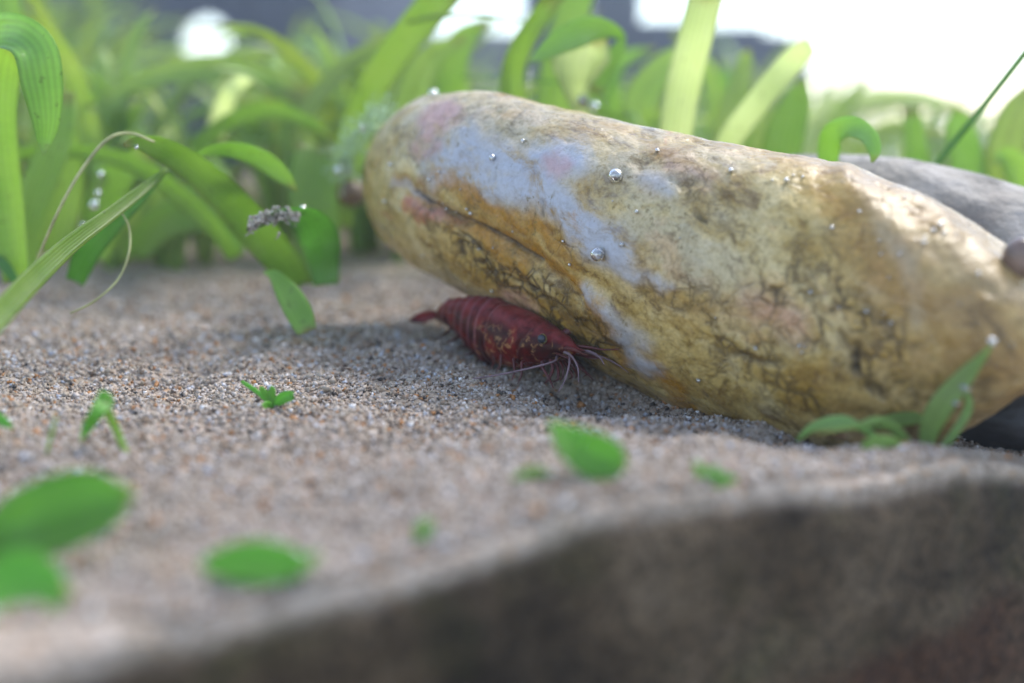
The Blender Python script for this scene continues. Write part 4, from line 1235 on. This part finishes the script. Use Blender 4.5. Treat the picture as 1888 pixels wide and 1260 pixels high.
s5 = plant_at(130, 1040, "large oval bright green leaf lying tilted close to the lens", "leaf", name="oval_leaf", d=4.9)
hero(s5, [(-60, 985, 4.9, 20), (0, 985, 4.9, 112), (70, 965, 4.85, 150), (140, 945, 4.85, 156), (205, 925, 4.85, 112), (242, 905, 4.85, 24)], 'seedling', [0.5, 0.4, 0.4, 0.4, 0.4, 0.4], cup=0.25, thick=0.06)
stem_part(s5, [P(-60, 985, 4.9), P(-90, 1040, 4.9), P(-100, 1110, 4.9)], 0.03)
s6 = plant_at(40, 1130, "rounded green leaf below the big oval leaf, very blurred", "leaf", name="oval_leaf", d=4.4)
hero(s6, [(-60, 1080, 4.3, 40), (-10, 1090, 4.3, 150), (50, 1095, 4.3, 160), (100, 1095, 4.3, 110), (130, 1092, 4.3, 20)], 'seedling', 0.4, cup=0.25, thick=0.06)
stem_part(s6, [P(-60, 1080, 4.3), P(-90, 1130, 4.3), P(-95, 1200, 4.3)], 0.03)
s7 = plant_at(470, 1075, "flat oval green leaf lying near the edge of the sand", "leaf", name="oval_leaf")
d7 = (Vector(s7.location) / CM).y
hero(s7, [(370, 1042, d7, 12), (410, 1040, d7, 60), (470, 1040, d7, 88), (530, 1042, d7, 72), (565, 1035, d7, 30), (590, 1020, d7, 5)], 'seedling', 0.3, cup=0.25, thick=0.05)
s8 = plant_at(1090, 878, "broad teardrop shaped green leaf standing in the sand before the stone", "leaf", name="oval_leaf")
d8 = (Vector(s8.location) / CM).y
hero(s8, [(1014, 780, d8 + 0.15, 8), (1035, 800, d8 + 0.1, 44), (1065, 825, d8, 76), (1100, 843, d8, 88), (1135, 852, d8, 66), (1156, 856, d8, 14)], 'seedling', [0.6, 0.4, 0.2, 0.1, 0.1, 0.1], cup=0.25, thick=0.04)
s9 = plant_at(980, 890, "faint pale green sprout beside the teardrop leaf", "seedling", name="seedling")
d9 = (Vector(s9.location) / CM).y
hero(s9, [(945, 885, d9, 6), (970, 874, d9, 22), (995, 870, d9, 20), (1015, 878, d9, 5)], 'leaf_old', 0.1, n=12)
s10 = plant_at(1310, 925, "small leafy sprout at the crumbling edge of the sand", "seedling", name="seedling", d=5.45)
for a in ([(1300, 940, 5.4, 16), (1302, 900, 5.4, 26), (1290, 866, 5.4, 20), (1280, 850, 5.4, 5)], [(1305, 915, 5.4, 8), (1330, 885, 5.4, 26), (1360, 885, 5.4, 5)],
          [(1305, 910, 5.4, 8), (1310, 880, 5.4, 30), (1325, 860, 5.4, 5)], [(1300, 990, 5.35, 8), (1305, 950, 5.35, 20), (1303, 915, 5.4, 8)]):
    hero(s10, a, 'seedling', 0.1, n=12, thick=0.02)
s11 = plant_at(780, 1000, "tiny round green sprout near the dark edge", "seedling", name="seedling")
d11 = (Vector(s11.location) / CM).y
hero(s11, [(770, 1000, d11, 8), (782, 975, d11, 34), (800, 962, d11, 6)], 'seedling', 0.1, n=10)

s12 = plant_at(1690, 850, "spreading sprig with arched leaves and one tall pointed blade tipped by a bubble", "water plant", name="sprig")
d12 = 6.6
for mt, a in (('sprig', [(1712, 850, 6.6, 14), (1712, 800, 6.6, 34), (1735, 750, 6.55, 46), (1775, 700, 6.5, 36), (1808, 662, 6.45, 18), (1830, 635, 6.4, 4)]),
              ('sprig', [(1690, 850, 6.6, 10), (1660, 800, 6.55, 18), (1620, 775, 6.5, 16), (1580, 785, 6.45, 10), (1500, 800, 6.4, 5)]),
              ('sprig', [(1470, 812, 6.7, 6), (1500, 788, 6.65, 18), (1550, 778, 6.6, 26), (1590, 790, 6.6, 14), (1640, 826, 6.6, 16), (1680, 850, 6.6, 10)]),
              ('leaf_fresh', [(1590, 790, 6.9, 6), (1630, 780, 6.9, 26), (1680, 772, 6.85, 26), (1710, 775, 6.8, 8)]),
              ('sprig', [(1780, 715, 6.6, 8), (1786, 750, 6.6, 16), (1765, 790, 6.6, 16), (1725, 840, 6.6, 14), (1700, 858, 6.6, 8)]),
              ('leaf_old', [(1610, 850, 6.3, 10), (1600, 825, 6.3, 26), (1640, 815, 6.3, 24), (1680, 845, 6.3, 10)])):
    hero(s12, a, mt, 0.15, n=22, thick=0.03)

# pale algae tuft against the blunt end of the stone
def algae_tuft():
    R = random.Random(3)
    V, F = [], []
    for k in range(170):
        px, py = R.choice([(705, 215), (690, 232), (668, 238), (655, 255), (640, 268), (640, 295), (632, 310), (700, 205)])
        c = P(px + R.gauss(0, 9), py + R.gauss(0, 9), R.uniform(11.2, 11.8))
        pts = [c]
        d = Vector((R.gauss(0, 1), R.gauss(0, 1), R.gauss(0, 1))).normalized()
        for s in range(5):
            d = (d + 0.9 * Vector((R.gauss(0, 1), R.gauss(0, 1), R.gauss(0, 1)))).normalized()
            pts.append(pts[-1] + d * 0.045)
        me = tube_mesh(pts, [0.006] * 6, 10, 4, "t", None)
        n0 = len(V)
        V += [tuple(v.co / CM) for v in me.vertices]
        F += [[i + n0 for i in p.vertices] for p in me.polygons]
        bpy.data.meshes.remove(me)
    props(link("algae_tuft", mesh_from(V, F, "algae_tuft", M['algae'])), "fluffy pale green algae threads beside the blunt end of the stone", "algae", kind='stuff')
algae_tuft()

# debris crust on the bent leaf tip
def crust():
    R = random.Random(9)
    k = NT("grey_debris")
    m = k.set(Base_Color=k.ramp(k.noise(25, 4), [(0.3, (0.16, 0.13, 0.10)), (0.5, (0.40, 0.37, 0.31)), (0.7, (0.62, 0.57, 0.52))]), Roughness=0.9)
    V, F = [], []
    base, fc = uv_sphere(1.0, 6, 4)
    for k in range(260):
        t = R.random()
        px = 460 + 90 * t
        py = 416 - 20 * math.sin(t * 2.4) + R.gauss(0, 6.5)
        c = P(px, py, 9.36 + 0.4 * t + R.uniform(-.08, .02))
        r = R.uniform(0.008, 0.024)
        n0 = len(V)
        V += [tuple(c + Vector((v[0] * r * R.uniform(.6, 1.4), v[1] * r * R.uniform(.6, 1.4), v[2] * r * R.uniform(.5, 1)))) for v in base]
        F += [[i + n0 for i in q] for q in fc]
    props(link("debris", mesh_from(V, F, "debris", m, smooth=False)), "grey crumbs of debris caked on the bent leaf tip", "debris", kind='stuff')
    for px, py, qx, qy in ((462, 425, 452, 436), (515, 428, 508, 442)):
        me = tube_mesh([P(px, py, 9.4), P((px + qx) / 2 + 2, (py + qy) / 2, 9.4), P(qx, qy, 9.4)], [0.014, 0.010, 0.004], 8, 5, "debris_thread", m)
        props(link("debris_thread", me), "stiff grey thread poking down from the " + ("very end" if px < 500 else "middle") + " of the crusted leaf tip", "debris thread")
crust()

# two small round pebbles
M['pebble'] = mat_simple("brown_pebble", (0.16, 0.10, 0.05), 0.35, 0.5, 6, 0.3, 0.02)
q = P(648, 356, 13.0)
rock("round_pebble", (q.x, q.y, q.z), (0.17, 0.17, 0.16), M['pebble'], 5.0, 0, 0.05, n=24, label="small dark brown ball seen just past the blunt end of the stone", cat="pebble")
q, nn = hit(1868, 492)
if q is None: q, nn = P(1868, 492, 7.2), Vector((0, -1, 0))
q = q + nn * 0.08
M['knob'] = mat_simple("brown_knob", (0.20, 0.13, 0.10), 0.25, 0.5, 6, 0.3, 0.02)
rock("round_pebble", (q.x, q.y, q.z), (0.12, 0.12, 0.13), M['knob'], 8.0, 0, 0.05, n=24, label="shiny brown round knob sitting on the shoulder of the ochre stone", cat="pebble")

# ------------------------------------------------------------------ air bubbles
bm_ = NT("bubble")
gl = bm_.n('ShaderNodeBsdfGlass'); gl.inputs['IOR'].default_value = 0.78; gl.inputs['Roughness'].default_value = 0.0
gs_ = bm_.n('ShaderNodeBsdfGlossy'); gs_.inputs['Roughness'].default_value = 0.15
mx = bm_.n('ShaderNodeMixShader'); mx.inputs[0].default_value = 0.35
bm_.l(gl.outputs[0], mx.inputs[1]); bm_.l(gs_.outputs[0], mx.inputs[2]); bm_.l(mx.outputs[0], bm_.out.inputs[0])
M['bubble'] = bm_.m
bv, bf = uv_sphere(1.0, 16, 10)
bub = mesh_from(bv, bf, "air_bubble", M['bubble'])
def bubble(c, r, label, group):
    o = link("air_bubble", bub, None, c)
    o.scale = (r, r, r)
    props(o, label, "bubble", group)
BUB = [(1138, 327, 13, "largest air bubble on the bluish white band of the stone"), (1108, 468, 13, "round clear air bubble below the tip of the bluish white band"),
       (911, 293, 6, "small air bubble on the upper bluish white band, alone"), (1148, 452, 5, "small air bubble just above the round clear one"),
       (966, 262, 4, "tiny air bubble high on the bluish white band"), (723, 305, 4, "tiny air bubble on the cream blunt end of the stone"),
       (1215, 232, 0, ""), (1212, 280, 4, "tiny air bubble near the top edge of the stone, on pale grey")]
for x, y, r, lab in BUB:
    if not r: continue
    c, nn = hit(x, y)
    if c is None: continue
    rr = pxw(r, c.y)
    bubble(c + nn * rr * 0.75, rr, lab, "air bubbles on the stone")
SMALL_A = [(812, 318), (800, 326), (793, 332), (850, 350), (818, 375), (826, 383), (842, 390), (862, 385), (870, 392), (738, 387), (712, 372), (884, 460), (910, 458), (946, 427), (1040, 445),
           (1052, 488), (1075, 543), (780, 472), (1130, 372), (1175, 392), (909, 536)]
SMALL_B = [(1424, 334), (1450, 335), (1462, 325), (1480, 328), (1348, 317), (1405, 268), (1668, 365), (1733, 417), (1720, 428), (1740, 432), (1762, 432), (1705, 438), (1690, 444), (1702, 450),
           (1622, 445), (1625, 470), (1660, 470), (1640, 513), (1803, 507), (1770, 562), (1495, 538), (1548, 568), (1598, 576), (1630, 578), (1580, 595), (1645, 595), (1475, 638), (1485, 640), (1480, 650),
           (1545, 643), (1395, 642), (1320, 586), (1290, 700), (1255, 440), (1275, 765), (1865, 636), (1585, 392), (1535, 422)]
for lst, lab, rr0 in ((SMALL_A, "tiny air bubble among those on the ochre seam and blunt end", 3.3), (SMALL_B, "tiny sparkling air bubble among those scattered over the broad half of the stone", 3.6)):
    for x, y in lst:
        c, nn = hit(x, y)
        if c is None: continue
        rr = pxw(rr0 * random.choice([0.6, 0.75, 0.9, 1.0, 1.25]), c.y)
        if rr0 > 3.4:
            lab = ("tiny air bubble in the short row just under the stone's top edge" if 1400 < x < 1490 and y < 340 else
                   "tiny air bubble in the tight flock high on the stone's far shoulder" if x > 1680 and y < 460 else
                   "tiny air bubble among the few by the dark pit low on the broad half" if y > 560 and 1500 < x < 1700 else
                   "tiny air bubble in the close trio under the orange patch" if 1470 < x < 1490 and y > 600 else
                   "tiny air bubble loosely scattered over the middle of the broad half")
        else:
            lab = ("tiny air bubble caught along the dark ochre seam" if 810 < x < 880 and y > 370 else
                   "tiny air bubble in the little group on the ochre band above the seam" if 780 < x < 860 and y < 360 else
                   "tiny air bubble alone on the cracked yellow flank or blunt end")
        bubble(c + nn * rr * 0.8, rr, lab, "air bubbles on the blunt end" if rr0 == 3.3 else "air bubbles on the broad half")
for x, y, d, r, lab in ((1828, 630, 6.38, 9, "air bubble at the very tip of the tall pointed blade"), (1779, 715, 6.5, 10, "bright air bubble halfway down the sprig"),
                        (1762, 744, 6.5, 6, "small air bubble under the bright one on the sprig"), (558, 386, 10.0, 7, "air bubble on top of the bent crusted leaf"),
                        (799, 174, 11.4, 9, "air bubble perched on the top edge of the stone"), (668, 237, 11.3, 6, "air bubble caught in the algae tuft"),
                        (624, 316, 11.4, 9, "bubble on the algae thread end, larger of a pair"), (641, 315, 11.4, 7, "bubble on the algae thread end, smaller of a pair"),
                        (174, 378, 11.0, 9, "largest bubble of the string under the arched leaf"), (181, 357, 11.0, 6, "middle bubble of the string under the arched leaf"),
                        (186, 322, 11.0, 6, "topmost bubble of the string under the arched leaf"), (155, 418, 11.0, 7, "lowest bubble of the string under the arched leaf"),
                        (252, 272, 9.3, 4, "bubble on the torn yellowed leaf tip"), (1075, 186, 11.9, 12, "large glaring bubble where the slanting stem meets the cupped leaf"),
                        (1095, 196, 11.9, 9, "smaller glaring bubble beside the large one on the slanting stem")):
    c = P(x, y, d)
    bubble(c, pxw(r, d), lab, None)

# ------------------------------------------------------------------ faintly clouded water air
hz_ = bpy.data.materials.new("haze")
hz_.use_nodes = True
ht = hz_.node_tree
ht.nodes.clear()
ho = ht.nodes.new('ShaderNodeOutputMaterial')
hv = ht.nodes.new('ShaderNodeVolumePrincipled')
hv.inputs['Color'].default_value = (0.88, 0.95, 1.0, 1)
hv.inputs['Density'].default_value = 0.36
hv.inputs['Anisotropy'].default_value = 0.6
ht.links.new(hv.outputs[0], ho.inputs['Volume'])
X0, X1, Y0, Y1, Z0, Z1 = -60, 60, -30, 75, -8, 16
HV = [(x, y, z) for z in (Z0, Z1) for x, y in ((X0, Y0), (X1, Y0), (X1, Y1), (X0, Y1))]
HF = [[0, 3, 2, 1], [4, 5, 6, 7], [0, 1, 5, 4], [1, 2, 6, 5], [2, 3, 7, 6], [3, 0, 4, 7]]
props(link("haze", mesh_from(HV, HF, "haze", hz_, smooth=False)), "thin pale haze over the sand and plants", "haze", kind='stuff')
